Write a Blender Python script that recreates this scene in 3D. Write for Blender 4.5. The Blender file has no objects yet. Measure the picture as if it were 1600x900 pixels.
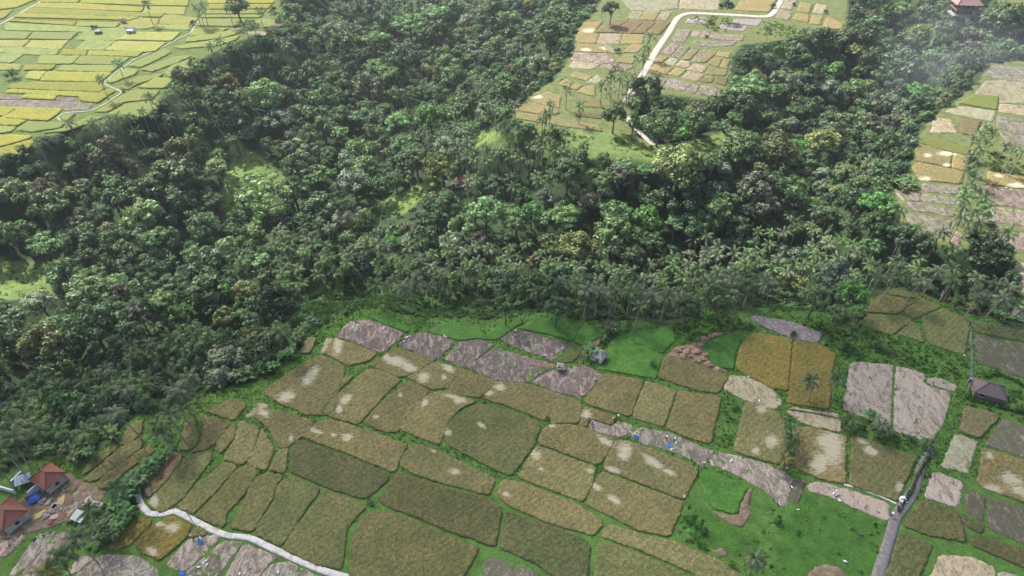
import bpy, math, random
import numpy as np
from mathutils import Vector, Matrix, Euler
import mathutils.geometry as mgeo
SUN_E, SKY_S, EXPO, HAZE = 5.0, .115, .86, .00016
# traced outlines, in pixels of the 1600x900 photograph; every one is put on the ground plane with unproject()
# kind: R ripe rice, G greener ripe rice, D dark ripe rice, O golden rice, P pale flattened straw, S pink stubble, M mauve soil with straw,
#       L lush seedlings, Y sunlit yellow rice, V sunlit yellow-green rice, B brownish rice, Q wet stubble, T grass turf, E bare earth, A tilled bed
FIELDS = '''
R|505,556 541,574 533,600 520,649 480,649 440,632 411,616 425,602 455,582 480,566
R|507,552 522,529 590,552 575,564 544,572 522,560
P|502,552 510,530 520,529 512,550
B|470,552 482,529 494,529 485,552
M|526,526 540,507 567,499 600,507 632,521 615,537 602,550 590,550 557,536
M|624,539 632,526 662,519 690,524 712,534 685,562 650,552 630,545
M|694,562 717,536 747,531 771,539 761,548 728,576
M|730,574 772,545 800,552 840,562 862,575 850,580 830,597 810,597 775,594
M|780,530 800,515 810,515 889,538 875,555 862,566 848,557 810,545
M|830,597 860,580 885,576 912,570 940,584 942,588 910,622 870,612
L|575,495 600,494 640,512 638,520 600,506
L|665,518 700,505 750,515 760,527 718,532
L|752,530 780,508 820,503 800,514 778,531
L|812,514 840,496 870,503 907,511 895,533 855,522
L|908,512 940,510 940,525 912,541 897,533
T|892,537 912,543 898,565 868,569 882,552
L|950,540 965,525 1020,548 1035,556 1025,592 937,577 950,562
L|975,522 1012,517 1050,515 1056,530 1035,553 970,527
R|576,571 620,545 682,562 652,582 625,591
R|637,590 682,566 717,577 712,592 695,607 675,609 655,600
R|695,606 720,577 777,597 750,622 715,618
R|754,622 775,597 812,599 830,602 905,627 910,635 904,662 862,662 855,659 807,640
G|760,633 800,644 840,659 844,672 832,700 800,744 785,740 750,722 697,694 694,672 706,656 725,642 745,634
R|625,672 630,655 645,635 672,616 700,611 745,627 717,640 700,660 687,696 657,685
R|570,659 590,635 640,595 672,611 640,645 621,676 600,675 580,667
R|505,646 525,620 575,577 595,579 627,594 600,620 560,664 540,659 515,651
R|492,642 510,620 537,590 555,586 525,615 500,645
R|394,651 415,637 490,659 485,672 450,700 436,701 420,670
R|471,679 490,665 510,656 535,661 580,675 637,696 616,739 550,712 470,682
D|451,736 455,700 467,687 575,725 611,747 580,775 565,780 505,760
R|625,730 627,717 645,695 675,700 700,712 775,749 765,774 700,758 650,742
D|592,780 600,770 620,738 645,745 700,765 760,778 785,797 775,856 700,830 660,812 600,790
G|595,798 640,810 747,858 747,862 725,900 700,935 545,935 547,850 560,820 575,803
G|510,767 575,792 557,810 542,827 535,890 500,885 442,859 457,830
G|432,760 450,747 462,746 502,765 485,787 440,855 397,835 407,815 430,782
G|397,750 420,740 442,747 430,757 425,780 395,830 360,825 377,800 392,762
G|307,807 333,780 373,733 393,728 403,738 380,775 355,800 350,823 330,817
G|280,793 300,767 353,723 370,730 333,773 300,803
G|230,787 243,773 293,713 327,707 330,717 287,777 253,802
B|227,767 233,750 267,713 283,710 283,720 253,760 230,777
G|128,743 140,722 180,693 183,700 143,733
G|133,750 187,703 220,687 223,697 167,740 145,753
R|153,763 160,747 233,697 240,707 200,733 167,763
R|190,757 233,713 240,720 230,730 200,757
G|187,693 203,667 223,657 220,677 200,695
R|283,700 290,663 303,653 310,687 300,700 290,705
R|300,707 317,690 317,650 357,663 353,673 327,700
R|323,643 363,625 385,632 365,657
R|337,700 345,680 367,663 367,680 347,707
R|350,717 367,690 377,659 404,670 394,710 377,726
R|387,722 400,700 410,672 427,702 416,735 395,728
R|435,705 451,700 445,740 421,735
P|384,652 407,630 420,636 394,650
O|170,858 187,833 227,807 237,817 200,853 180,860
O|213,850 233,827 267,808 300,820 290,840 250,875 223,863
R|293,838 310,823 323,830 317,838
S|260,883 297,842 343,837 333,853 287,893
S|352,905 382,850 410,862 432,870 417,882 402,905 350,918
S|290,897 350,847 378,848 347,890 330,910 285,910
S|407,905 420,884 447,877 480,892 505,905 515,925 402,920
S|120,900 160,867 213,870 247,890 240,925 115,925
S|15,900 40,863 60,837 87,830 67,857 35,893
S|30,905 67,863 93,833 110,833 100,853 60,890 50,920
S|-10,842 17,835 40,838 23,857 7,870 -10,867
S|103,897 127,870 147,873 117,897
R|840,693 850,670 862,664 900,665 961,686 950,710 934,728
R|840,697 931,732 928,750 912,785 860,766 810,747 822,722
R|963,687 982,690 1050,714 1090,731 1091,738 1069,782 942,733 946,720
R|940,738 1067,785 1063,800 1045,839 1000,830 915,788 922,770
R|785,749 820,757 905,790 943,817 927,838 850,815 795,790 776,775
R|937,838 952,819 1000,835 1062,850 1125,877 1160,900 1190,930 1140,930 1075,892 1000,860 960,846
D|781,857 789,800 850,818 900,838 922,850 917,930 880,910 830,877
G|928,930 930,865 937,846 975,856 1030,879 1087,905 1130,935
Q|753,882 765,872 800,880 832,890 845,915 760,900
R|911,629 944,585 1006,595 985,652 950,642
R|987,652 1009,596 1057,611 1037,667 1012,661
R|1041,669 1060,611 1127,622 1110,694 1075,685
R|1028,590 1037,557 1075,565 1122,582 1139,588 1122,615 1087,610
R|905,665 912,636 965,652 957,665 922,655 917,667
S|922,656 957,667 967,658 990,666 980,682 950,680 920,670
S|983,677 992,666 1050,678 1117,707 1103,722 1100,733 1085,720 1050,705 1000,692
S|1108,725 1112,712 1125,707 1195,724 1239,746 1230,790 1220,791 1197,767 1150,742
Q|1240,750 1260,750 1247,787 1235,786
S|1261,759 1275,752 1340,770 1390,788 1392,808 1386,815 1350,800 1300,777 1264,767
L|1092,750 1097,736 1110,735 1167,761 1150,805 1110,792
O|1150,572 1155,545 1170,525 1185,521 1237,531 1231,611 1207,607 1155,580
O|1240,534 1275,537 1307,552 1300,580 1295,640 1230,630 1235,592
L|1100,550 1105,535 1130,525 1160,530 1148,552 1147,578 1120,572 1107,562
P|1130,607 1142,587 1170,590 1205,607 1223,630 1210,640 1162,625
R|1146,705 1164,630 1190,633 1217,645 1228,670 1235,728 1200,722
P|1228,642 1235,637 1312,648 1314,675 1265,665 1245,655
R|1240,668 1265,669 1322,682 1320,757 1280,748 1240,729
R|1331,680 1373,695 1432,715 1402,784 1327,758
S|1329,566 1395,570 1392,660 1390,668 1319,640 1318,632 1325,590
S|1400,572 1446,585 1442,600 1487,615 1475,660 1454,692 1396,672
S|1448,592 1465,590 1497,604 1490,612 1451,600
B|1499,674 1507,636 1545,645 1562,652 1530,685
P|1470,729 1492,678 1528,690 1512,740
Q|1538,695 1568,655 1600,668 1630,675 1630,724
R|1526,758 1535,700 1600,721 1640,735 1640,800
S|1445,777 1455,742 1463,737 1506,755 1497,793
Q|1510,765 1541,776 1536,816 1510,800
Q|1544,778 1610,795 1640,803 1640,867 1543,825
D|1409,820 1440,782 1497,801 1511,848 1448,836
D|1499,803 1536,820 1535,835 1508,822
D|1518,852 1520,836 1610,862 1640,870 1640,905
D|1383,902 1405,832 1457,852 1430,920 1372,920
P|1445,920 1468,868 1518,871 1555,888 1556,925
P|1560,893 1600,903 1640,915 1640,925 1560,925
G|1337,505 1345,492 1400,494 1428,500 1392,524
G|1350,487 1375,461 1415,468 1429,473 1400,491
G|1385,452 1412,455 1433,467 1416,465 1390,460
G|1411,487 1440,467 1470,480 1427,499
G|1402,522 1427,503 1436,516 1444,536
G|1441,497 1475,482 1515,502 1507,555 1450,537
G|1520,506 1525,504 1640,526 1640,543 1522,518
Q|1524,523 1600,539 1640,548 1640,605 1555,575 1527,568
A|1171,497 1185,494 1240,505 1285,522 1278,536 1240,530 1200,513
S|1540,117 1550,103 1600,107 1640,110 1640,130 1570,125
P|1540,128 1570,127 1640,135 1640,163 1562,160 1524,146
V|1499,161 1522,149 1560,152 1557,171 1515,164
P|1477,174 1498,167 1555,174 1550,189 1495,179
P|1562,163 1610,168 1640,172 1640,186 1561,174
S|1560,182 1600,190 1640,197 1640,222 1557,198
P|1460,186 1485,187 1497,207 1455,207
B|1502,187 1532,191 1522,211 1502,208
S|1562,205 1640,223 1640,236 1570,219
O|1432,228 1488,233 1485,261 1430,250
O|1491,236 1512,247 1506,266 1488,261
O|1425,261 1435,255 1505,270 1502,287 1437,281
V|1435,222 1462,217 1515,235 1510,242 1465,232
S|1440,288 1499,292 1495,303 1450,299 1440,296
S|1400,301 1437,302 1439,314 1410,313
S|1442,304 1497,311 1492,320 1440,313
S|1415,317 1440,318 1491,329 1490,338 1425,328
S|1412,335 1432,335 1487,346 1482,365 1450,362 1422,349
S|1492,362 1505,366 1497,385 1485,380
O|1542,269 1610,280 1640,284 1640,300 1545,287
V|1542,256 1640,273 1640,279 1545,264
S|1525,293 1545,291 1640,305 1640,330 1550,319
S|1547,323 1640,338 1640,359 1555,346
S|1555,352 1640,378 1640,402 1562,380
P|1577,420 1600,412 1640,410 1640,470 1590,455
O|1575,25 1640,19 1640,32 1580,33
P|972,1 1062,-6 1059,12 1022,17 987,15
P|1064,0 1125,0 1122,15 1062,13
P|981,28 987,19 1006,19 997,30
O|1000,30 1009,19 1031,19 1022,31
P|1025,30 1034,19 1050,19 1041,31
B|931,50 959,32 981,32 955,51
B|958,51 984,33 1006,34 987,52
B|990,52 1009,34 1025,35 1006,52
B|1009,53 1028,35 1046,36 1031,53
O|900,62 912,37 941,35 925,52 936,55 930,67 906,66
P|933,67 938,54 972,54 968,68
O|971,68 975,54 1006,56 1003,68
O|900,80 903,70 940,70 950,82
P|943,71 950,69 969,83 953,82
O|975,81 987,71 1009,71 994,82
S|891,94 900,83 954,85 960,97 937,99
O|964,97 975,87 997,87 987,99
P|889,105 897,96 937,101 925,108
S|931,107 950,101 994,103 975,111
O|891,119 897,113 925,120 916,126
O|875,131 884,124 909,134 900,140
O|912,137 929,135 929,150 903,144
P|916,128 935,118 943,123 931,131
O|825,156 856,145 876,151 873,168 844,162
O|809,172 822,159 870,171 873,177 853,179
O|806,184 812,178 850,182 937,198 940,205 881,197
R|897,153 937,157 943,169 906,165
R|900,175 940,179 940,185 903,181
A|1075,30 1103,28 1103,36 1072,35
A|1128,38 1166,42 1162,48 1125,44
A|1147,31 1190,32 1184,40 1147,35
S|1051,64 1060,46 1081,48 1069,65
S|1084,48 1109,49 1106,58 1081,55
S|1110,53 1162,57 1159,63 1109,60
S|1078,65 1150,65 1144,71 1097,72
S|1034,83 1050,68 1062,70 1047,86
S|1050,88 1066,71 1078,74 1062,90
O|1066,93 1081,78 1091,79 1078,93
S|1081,94 1096,79 1106,81 1087,96
O|1089,97 1109,79 1120,82 1103,97
O|1122,82 1141,84 1139,90 1119,86
O|1022,96 1031,88 1043,90 1034,97
P|1037,99 1047,92 1061,93 1053,102
P|1056,102 1066,95 1079,98 1075,105
O|1106,99 1116,92 1127,93 1122,104
O|1125,104 1131,95 1139,95 1136,107
O|1016,108 1025,101 1040,103 1028,111
O|1028,113 1041,104 1052,107 1041,116
O|1045,116 1056,107 1071,110 1062,119
P|1075,108 1084,101 1105,104 1097,113
O|1103,116 1109,107 1136,110 1133,118
P|1066,121 1078,112 1099,118 1091,127
R|1094,127 1103,120 1115,121 1112,129
R|1116,130 1119,121 1137,123 1134,133
S|1006,130 1012,117 1024,120 1021,133
S|1023,133 1031,120 1043,123 1034,135
S|1037,136 1047,123 1080,131 1072,141
S|1073,143 1081,132 1093,134 1087,146
S|1089,147 1097,134 1121,138 1118,149
P|1212,27 1220,16 1236,20 1234,30
P|1222,12 1228,0 1244,1 1237,14
O|1238,30 1247,21 1264,25 1262,34
O|1246,17 1251,5 1269,7 1264,20
O|1266,36 1269,25 1285,26 1281,38
P|1271,19 1276,7 1292,10 1287,21
O|1286,44 1293,28 1317,38 1314,45
O|1150,15 1156,3 1214,-3 1202,18
'''
# the plots of the plateau beyond the gorge, traced in an enlargement of 3.2
UPPER = '''
Y|212,3 400,3 385,14 205,12
Y|425,-8 945,-8 940,30 760,28 405,16
Y|185,20 380,20 720,42 705,60 170,38
G|730,35 930,38 920,72 715,65
Y|150,42 700,68 820,72 810,85 640,85 120,66
Y|100,70 700,88 640,105 600,100 70,88
Y|60,105 380,115 370,128 50,108
V|390,115 600,118 580,138 380,130
G|620,112 700,90 800,100 770,135 720,145 600,135
G|810,80 870,75 990,95 950,122 800,120
L|30,120 380,132 460,142 450,160 20,150
G|780,128 945,125 945,150 780,145
V|10,160 160,165 130,195 -30,195
V|170,168 390,165 350,200 140,195
L|500,145 620,140 640,165 580,205 380,200 420,165
B|650,165 900,165 860,205 590,200
G|-30,205 150,203 110,235 -30,235
G|160,206 340,205 300,248 125,238
T|430,202 580,208 520,252 380,248
B|590,210 830,215 780,255 700,262 530,252
T|-30,242 110,240 300,252 280,275 190,275 -30,262
Y|320,252 435,255 430,278 310,275
Y|450,258 710,265 690,285 440,278
T|-30,270 120,272 60,315 -30,310
V|200,282 400,282 360,320 190,320
V|410,282 650,290 600,325 370,320
Y|130,330 280,328 260,350 120,352
V|310,330 600,330 560,362 290,355
B|150,360 230,360 200,400 130,392
Y|240,362 560,368 500,412 205,405
G|-30,320 110,325 100,350 -30,350
Y|180,414 500,418 530,440 500,463 40,443 60,427
Y|50,450 500,468 460,488 30,465
Y|530,450 580,455 490,515 400,505 400,490 470,488
Y|130,475 285,480 275,500 110,492
S|-30,475 120,478 110,495 -30,495
S|-30,502 280,505 470,520 440,550 330,550 -30,530
S|292,485 390,488 380,508 280,500
Y|-30,535 90,540 30,580 -30,580
Y|95,542 310,547 290,570 240,605 10,590
Y|-30,590 130,605 90,630 -30,625
V|-30,632 80,637 60,660 -30,670
V|140,612 330,617 300,640 170,660 80,655
Y|-30,680 160,680 150,695 -30,742
Y|-30,757 160,702 170,720 100,770 -30,795
V|1000,100 1230,100 1220,133 990,128
Y|1040,0 1370,5 1370,16 1040,18
Y|1045,25 1360,25 1340,43 1050,46
V|1040,55 1330,52 1310,68 1030,70
V|1020,78 1310,78 1300,88 1010,88
V|970,150 1140,145 1100,163 950,183
V|940,192 1150,157 1200,166 1100,193 930,211
V|870,235 1000,217 1200,180 1180,200 1080,230 900,245
L|1230,130 1310,95 1400,105 1340,135 1250,145
V|640,330 830,247 858,262 780,303 700,338
V|705,350 880,287 960,282 880,318 760,360
V|822,368 862,330 980,292 985,308 900,368 850,388
V|535,405 620,348 690,352 678,373 550,418
V|604,440 682,392 820,372 798,385 700,418 640,448
V|692,440 780,392 870,396 820,443
V|635,467 700,452 800,457 760,498 625,510 545,558 475,563
V|545,572 642,522 780,507 800,538 720,588 560,588
V|330,572 380,572 330,608 303,592
V|205,670 325,642 460,582 515,592 330,658
Y|-30,2 180,0 80,38 -30,52
Y|-30,62 65,52 20,93 -30,97
P|1160,143 1220,143 1215,153 1155,150
P|1228,156 1330,162 1330,178 1240,170
B|1375,112 1480,92 1480,128 1358,133
'''
# pale flattened rice inside ripe plots: x y rx ry tilt(deg)
LODGED = '''
485 588 22 9 -48|448 620 17 9 -20|528 540 9 18 10|620 565 22 9 10|640 575 14 8 15|605 560 10 6 30|662 590 12 9 -20|700 576 12 6 25|694 590 5 5 0
540 625 14 7 -40|530 640 6 8 0|626 618 5 4 0|588 652 5 4 0|664 630 5 11 25|715 627 8 6 -10|707 620 20 3 10|480 650 0 0 0
455 685 4 8 10|412 646 12 6 20|492 673 14 4 20|543 684 10 7 0|522 680 6 3 20|678 705 6 3 25|708 738 10 5 20
780 605 12 7 0|765 615 8 5 -20|752 665 10 4 35|862 665 7 6 0|946 690 18 6 30|975 705 14 18 0|1020 723 22 8 30|1045 738 14 5 30
838 712 10 9 30|845 733 6 3 40|922 736 9 4 20|958 735 14 6 20|932 762 12 6 30|960 782 16 6 35|790 773 8 4 20|712 737 9 5 20|718 625 14 5 10|916 648 9 8 0
1300 700 20 36 0|1280 725 16 20 20|1290 690 18 14 0|1360 705 15 8 25|1345 690 12 4 20|1405 762 8 9 0
1580 750 24 10 25|1550 765 18 8 15|1600 770 30 9 20|1545 712 7 8 0|1190 640 10 8 0|1205 690 12 12 0|1180 705 8 6 0
270 825 14 10 -10|238 862 14 7 30|240 783 10 12 -20|232 768 6 7 0|250 820 8 5 0|700 676 8 5 0
1480 240 18 5 0|1450 243 8 4 0|1445 280 10 5 0|1480 258 8 4 0|1590 290 20 5 0|1560 275 10 3 10
920 48 12 4 0|950 75 14 4 0|915 78 10 3 0|840 152 10 3 0|1010 60 0 0 0
'''
NEAR_PLATEAU = '-200,1100 -200,770 20,735 60,712 120,715 160,700 190,670 215,645 290,645 330,612 400,598 450,562 485,522 530,492 575,478 640,492 700,495 760,500 840,486 940,502 1050,508 1110,500 1170,488 1240,488 1300,488 1335,480 1385,447 1440,457 1525,492 1600,505 1900,530 1900,1100'
PLATEAUS = [NEAR_PLATEAU,
 '-300,300 -60,262 0,248 50,225 100,203 180,190 250,158 272,115 310,95 370,65 425,45 440,20 432,-60 -400,-60',
 '798,195 808,165 870,120 888,95 905,40 930,20 970,-60 1330,-60 1322,45 1230,62 1160,70 1143,90 1140,135 1110,155 1000,145 986,160 986,212 1060,232 1130,205 1135,240 1050,252 930,243 870,207',
 '1900,80 1545,98 1530,125 1490,160 1455,186 1430,218 1425,262 1398,296 1402,340 1440,365 1482,388 1520,392 1570,402 1588,440 1600,470 1900,500',
 '1530,-60 1900,-60 1900,36 1572,36']
# open ground inside the wood: kind of cover | outline
CLEARINGS = ['y|-60,395 60,410 85,432 84,462 40,470 -60,455','y|362,222 402,238 440,272 470,292 402,318 352,335 345,300 360,268',
 'y|735,203 800,208 830,200 800,232 742,228','s|495,452 560,440 640,452 720,470 830,482 930,497 930,505 840,488 760,502 700,497 640,494 575,480 530,494 487,522 440,535 460,480',
 's|1185,470 1290,478 1330,480 1300,490 1240,488 1190,486','y|590,320 650,290 690,262 700,268 640,330 600,345','s|560,330 620,322 630,340 570,345','s|240,640 300,600 350,600 330,612 290,645']
GRASS_TURF = ['1085,795 1110,798 1135,820 1165,830 1195,840 1190,872 1150,872 1110,852 1088,832','1250,775 1262,772 1384,820 1368,862 1358,930 1208,930 1215,850 1232,795']
EARTH = ['1107,797 1147,807 1170,762 1179,763 1167,790 1175,800 1162,825 1135,815','1258,925 1265,890 1290,882 1315,888 1335,915 1335,925',
 '1040,557 1055,543 1095,534 1115,521 1150,518 1125,524 1103,536 1099,552 1108,566 1140,582 1120,581 1075,563',
 '-30,800 20,790 55,762 110,738 118,748 165,765 160,785 110,815 60,830 0,845 -30,850','905,545 930,515 945,508 955,520 930,545 905,562 880,570',
 '1110,860 1130,855 1140,868 1120,872','820,570 845,562 872,572 862,578']
PALMS = {
 (350,330,4): '320,220 380,350 490,450 290,545 360,750 120,310 40,370 500,110 420,180 390,230 505,250 570,210 645,220 580,80 660,110 590,400 690,390 775,330 820,230 895,250 905,190 975,370 1020,220 950,470 1060,440 1100,320 1160,230 1230,310 1220,200 1210,450 1275,480 1340,430 1310,270 1420,320 1460,220 1495,380 1530,330 1590,330 1580,220 1130,480 350,120',
 (700,330,4): '90,370 195,330 160,240 260,240 385,350 435,290 490,200 610,340 590,400 690,330 820,350 620,240 860,310 950,340 940,420 870,500 945,510 1060,420 1050,530 1140,510 1200,600 1330,430 1460,420 1350,300 1415,290 1510,340 1590,460 1100,370',
 (1050,280,4): '15,490 115,530 220,630 400,390 540,330 620,340 550,530 380,640 600,620 440,530 290,480 700,340 780,300 870,290 900,200 870,440 980,410 1060,380 950,510 1040,560 820,550 720,590 1160,470 1290,620 1400,530 1400,620 1550,500 1420,190 1530,310 1560,640 930,40',
 (1200,200,4): '1080,660 260,760 390,730 470,690 570,780 630,220 820,160 820,830 1340,40 1290,70 1370,90 1320,130 1270,180 1300,210 1270,260 1300,300 1240,390 1230,440 1290,530 1370,510 1330,580 1350,450 1500,660 1490,110 1540,140 1590,150 1400,30 1220,490 1280,350 1215,560',
 (1200,420,4): '1070,20 1320,150 1440,100 1470,190 960,90 820,60 1310,60 270,695 435,690 1500,120',
 (1200,0,4): '145,180 235,200 5,190 520,210 260,550 150,600 1370,800 1340,230 1400,250 1500,250 1560,200 800,90 880,770 470,240 590,215',
 (750,0,3.2): '855,185 830,240 780,290 820,290 660,370 720,370 610,430 660,450 740,420 700,400 435,450 350,520 500,530 310,600 335,570 175,520 190,660 780,510 740,500 880,550 940,540 1110,540 1150,500 1210,470 25,740 85,770 120,760 200,790 410,810 310,700 1445,150 1555,130 1400,760 1160,520 680,340 640,400 760,380',
 (350,180,4): '45,150 975,30 1220,20 1380,10 590,240 640,280 1370,110 1490,200 1530,170 1520,260',
 (700,180,4): '60,70 170,60 120,170 240,220 330,230 450,270 640,170 710,280 790,260 130,250 240,290 350,230 570,210',
 (430,0,4): '150,170 260,130 200,100 650,740 760,720 820,700 905,730 985,650 1070,720 1150,790 1245,790 1520,820 1160,580 1260,590 1050,590 110,320 1060,830',
 (0,0,3.2): '1140,35 1295,55 975,35 1000,60 1010,25 590,318 500,395 350,620 460,620 540,600 640,590 710,560 770,580 845,590 520,640 190,720 840,470 870,440 920,360 930,520 1380,150 1400,200 1190,240 1550,100 1570,200 1500,190 1430,230 1180,690 730,22',
 (0,600,3): '130,70 50,165 8,310 450,190 540,140 480,30 400,230 840,40 760,230 540,490 290,810 220,880 360,725 740,190 800,150 60,260 810,90 -10,380 420,600',
 (0,400,4): '975,450 930,550 1070,510 830,650 1190,430 660,710 520,790 630,830 170,870 1090,830 1180,770 820,560',
 (1200,640,3.4625): '120,70 135,150 125,200 90,275 435,60 610,90 -65,810',
}
BANANAS = '247,720 240,728 232,735 222,742 213,750 217,757 225,748 255,714 262,706 185,790 178,800 170,812 190,805 200,798 165,825 175,835 185,822 160,845 152,838 195,812 150,820 205,770 198,780 420,565 430,572 412,578 400,580 440,560 452,552 385,588 372,592 468,520 476,512 488,505 462,535 60,705 75,700 90,697 105,702 120,708 130,700 140,708 150,690 112,690 175,672 172,680 120,715 948,520 940,527 955,515 970,512 942,515 918,545 923,552 1359,653 1445,696 1330,668 1382,676 1560,480 1545,487 1555,492 1570,497 1535,480 1528,472 1590,500 1580,492 1405,285 1415,288 1425,290 1410,293 1398,288 1420,282 1430,286 1390,280 1400,278 1415,278 245,735 208,760 160,652 212,640'
TREES = [ # crown centre px, radius px, tone, form: b broad, u umbrella, t tall
 (1170,133,30,'light','u'),(405,296,38,'light','u'),(690,255,32,'yellow','u'),(1060,275,42,'olive','b'),(1435,140,24,'bright','u'),(1400,130,38,'dark','b'),
 (970,275,24,'grey','b'),(175,243,26,'brown','t'),(205,262,14,'brown','t'),(310,225,24,'mid','t'),(30,303,26,'olive','b'),(70,300,24,'brown','b'),(110,305,16,'yellow','b'),
 (240,370,22,'light','u'),(180,300,16,'mid','t'),(320,355,26,'mid','b'),(585,60,24,'light','u'),(560,50,22,'mid','u'),(640,35,26,'light','u'),(590,105,22,'light','u'),
 (235,440,20,'dark','t'),(325,455,34,'mid','b'),(85,520,34,'mid','b'),(275,490,20,'bright','b'),(215,605,26,'mid','b'),(90,610,24,'mid','b'),(1185,295,34,'grey','b'),(1110,335,34,'mid','b'),
 (1195,320,22,'brown','b'),(1275,465,24,'mid','b'),(1330,460,24,'bright','b'),(1345,490,14,'mid','t'),(1310,495,20,'mid','b'),(1120,465,28,'mid','b'),(1550,400,34,'dark','b'),(1535,375,24,'dark','b'),
 (1370,320,26,'bright','b'),(1365,350,24,'mid','b'),(1410,370,26,'dark','b'),(1445,380,20,'dark','b'),(860,455,26,'dark','b'),(870,480,20,'dark','b'),(790,475,18,'mid','b'),(1010,140,24,'dark','b'),
 (1040,170,26,'dark','b'),(1030,200,24,'mid','b'),(960,180,20,'dark','b'),(990,190,14,'bright','t'),(1090,190,22,'mid','b'),(1160,235,34,'mid','b'),(1200,205,30,'mid','b'),(1260,250,24,'mid','b'),
 (1245,235,26,'bright','b'),(1060,315,34,'dark','b'),(945,285,20,'mid','b'),(830,330,16,'bright','b'),(1010,345,30,'bright','b'),(1080,355,26,'mid','b'),(700,320,24,'dark','b'),(660,375,26,'dark','b'),
 (725,355,26,'mid','b'),(545,270,28,'grey','t'),(480,240,20,'grey','b'),(530,300,14,'dark','t'),(455,30,20,'light','t'),(860,60,30,'dark','b'),(770,20,24,'mid','b'),(680,60,26,'mid','b'),(1350,60,24,'mid','b'),
 (1410,80,28,'mid','b'),(1560,45,34,'mid','b'),(1550,70,26,'mid','b'),(1480,50,22,'mid','b'),(1360,100,26,'mid','b'),(370,10,20,'dark','b'),(955,15,14,'dark','b'),(1135,10,12,'dark','b'),(470,0,24,'dark','b'),
 (1340,205,20,'mid','b'),(1300,210,20,'grey','b'),(1245,90,24,'mid','b'),(1200,100,20,'dark','b'),(1175,90,18,'dark','b'),(1330,150,26,'mid','b'),(920,470,18,'mid','b'),(1105,490,12,'bright','b'),(1075,480,20,'mid','b'),
 (580,785,9,'mid','s'),(855,655,6,'bright','s'),(1320,548,11,'mid','s'),(1378,548,13,'mid','s'),(1240,524,8,'mid','s'),(1020,572,9,'bright','s'),(1150,640,8,'mid','s'),(1100,830,12,'bright','s'),(1085,835,12,'bright','s'),
 (1075,815,10,'bright','s'),(1095,850,12,'bright','s'),(1145,883,9,'bright','s'),(1215,815,10,'bright','s'),(1380,680,8,'mid','s'),(1400,685,9,'mid','s'),(1345,668,9,'mid','s'),(1425,690,9,'mid','s'),(1250,815,3,'pale','s'),
 (1310,803,3,'pale','s'),(1318,806,3,'pale','s'),(1287,808,4,'pale','s'),(1260,812,3,'pale','s'),(1282,827,3,'pale','s'),(1331,826,5,'pale','s'),(1346,835,4,'pale','s'),(1248,833,6,'mid','s'),(1310,865,4,'mid','s'),
 (1328,855,3,'pale','s'),(1225,888,3,'pale','s'),(1345,892,5,'bright','s'),(1145,758,3,'pale','s'),(1565,625,9,'mid','s'),(1590,640,9,'mid','s'),(1585,615,10,'bright','s'),(22,122,13,'mid','s'),(148,45,7,'mid','s'),
 (178,100,5,'dark','s'),(226,6,6,'dark','s'),(302,38,7,'dark','s'),(965,82,7,'dark','s'),(1103,58,4,'dark','s'),(1110,36,8,'mid','s'),(1290,20,5,'dark','s'),(1240,8,5,'dark','s'),(1208,12,7,'mid','s'),(427,20,9,'dark','s'),
 (1085,228,8,'mid','s'),(430,588,5,'bright','s'),(400,592,6,'mid','s'),(130,808,8,'mid','s'),(145,800,9,'mid','s'),(45,778,6,'mid','s'),(345,555,0,'mid','s'),(192,143,5,'mid','s'),(1525,680,0,'mid','s')]
R = math.radians
rnd = random.Random(7)
rng = np.random.default_rng(11)
sc = bpy.context.scene
COL = sc.collection
PITCH = R(42.0); HCAM = 150.0; FPX = 1600 * 24.0 / 36.0
SP, CP = math.sin(PITCH), math.cos(PITCH)
SUN_EL = R(50); SUN_AZ = R(-42)          # azimuth measured from +Y towards +X
SUN = np.array([math.cos(SUN_EL) * math.sin(SUN_AZ), math.cos(SUN_EL) * math.cos(SUN_AZ), math.sin(SUN_EL)])

def ray(px, py):
    x = (px - 800) / FPX; y = -(py - 450) / FPX
    return np.array([x, y * SP + CP, y * CP - SP])
def unproject(px, py, z=0.0):
    d = ray(px, py); t = (z - HCAM) / d[2]
    return d[0] * t, d[1] * t
def project(x, y, z=0.0):
    x = np.asarray(x, float); y = np.asarray(y, float); z = np.asarray(z, float) - HCAM
    depth = y * CP - z * SP; up = y * SP + z * CP
    depth = np.maximum(depth, 1e-3)
    return 800 + FPX * x / depth, 450 - FPX * up / depth, depth
def parse(s): return [tuple(float(v) for v in p.split(',')) for p in s.split()]
def inside(poly, X, Y):
    """points X, Y in a polygon given as a list of (x, y)"""
    r = np.zeros(X.shape, bool); n = len(poly)
    for i in range(n):
        x1, y1 = poly[i]; x2, y2 = poly[(i + 1) % n]
        if y1 == y2: continue
        c = ((y1 > Y) != (y2 > Y)) & (X < (x2 - x1) * (Y - y1) / (y2 - y1) + x1)
        r ^= c
    return r

# ------------------------------------------------------------------ polygons
fields = []
for ln in FIELDS.strip().splitlines():
    k, p = ln.split('|'); fields.append((k, parse(p)))
for ln in UPPER.strip().splitlines():
    k, p = ln.split('|'); fields.append((k, [(x / 3.2, y / 3.2) for x, y in parse(p)]))
plats = [parse(p) for p in PLATEAUS]
clear = [(s.split('|')[0], parse(s.split('|')[1])) for s in CLEARINGS]

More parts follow.
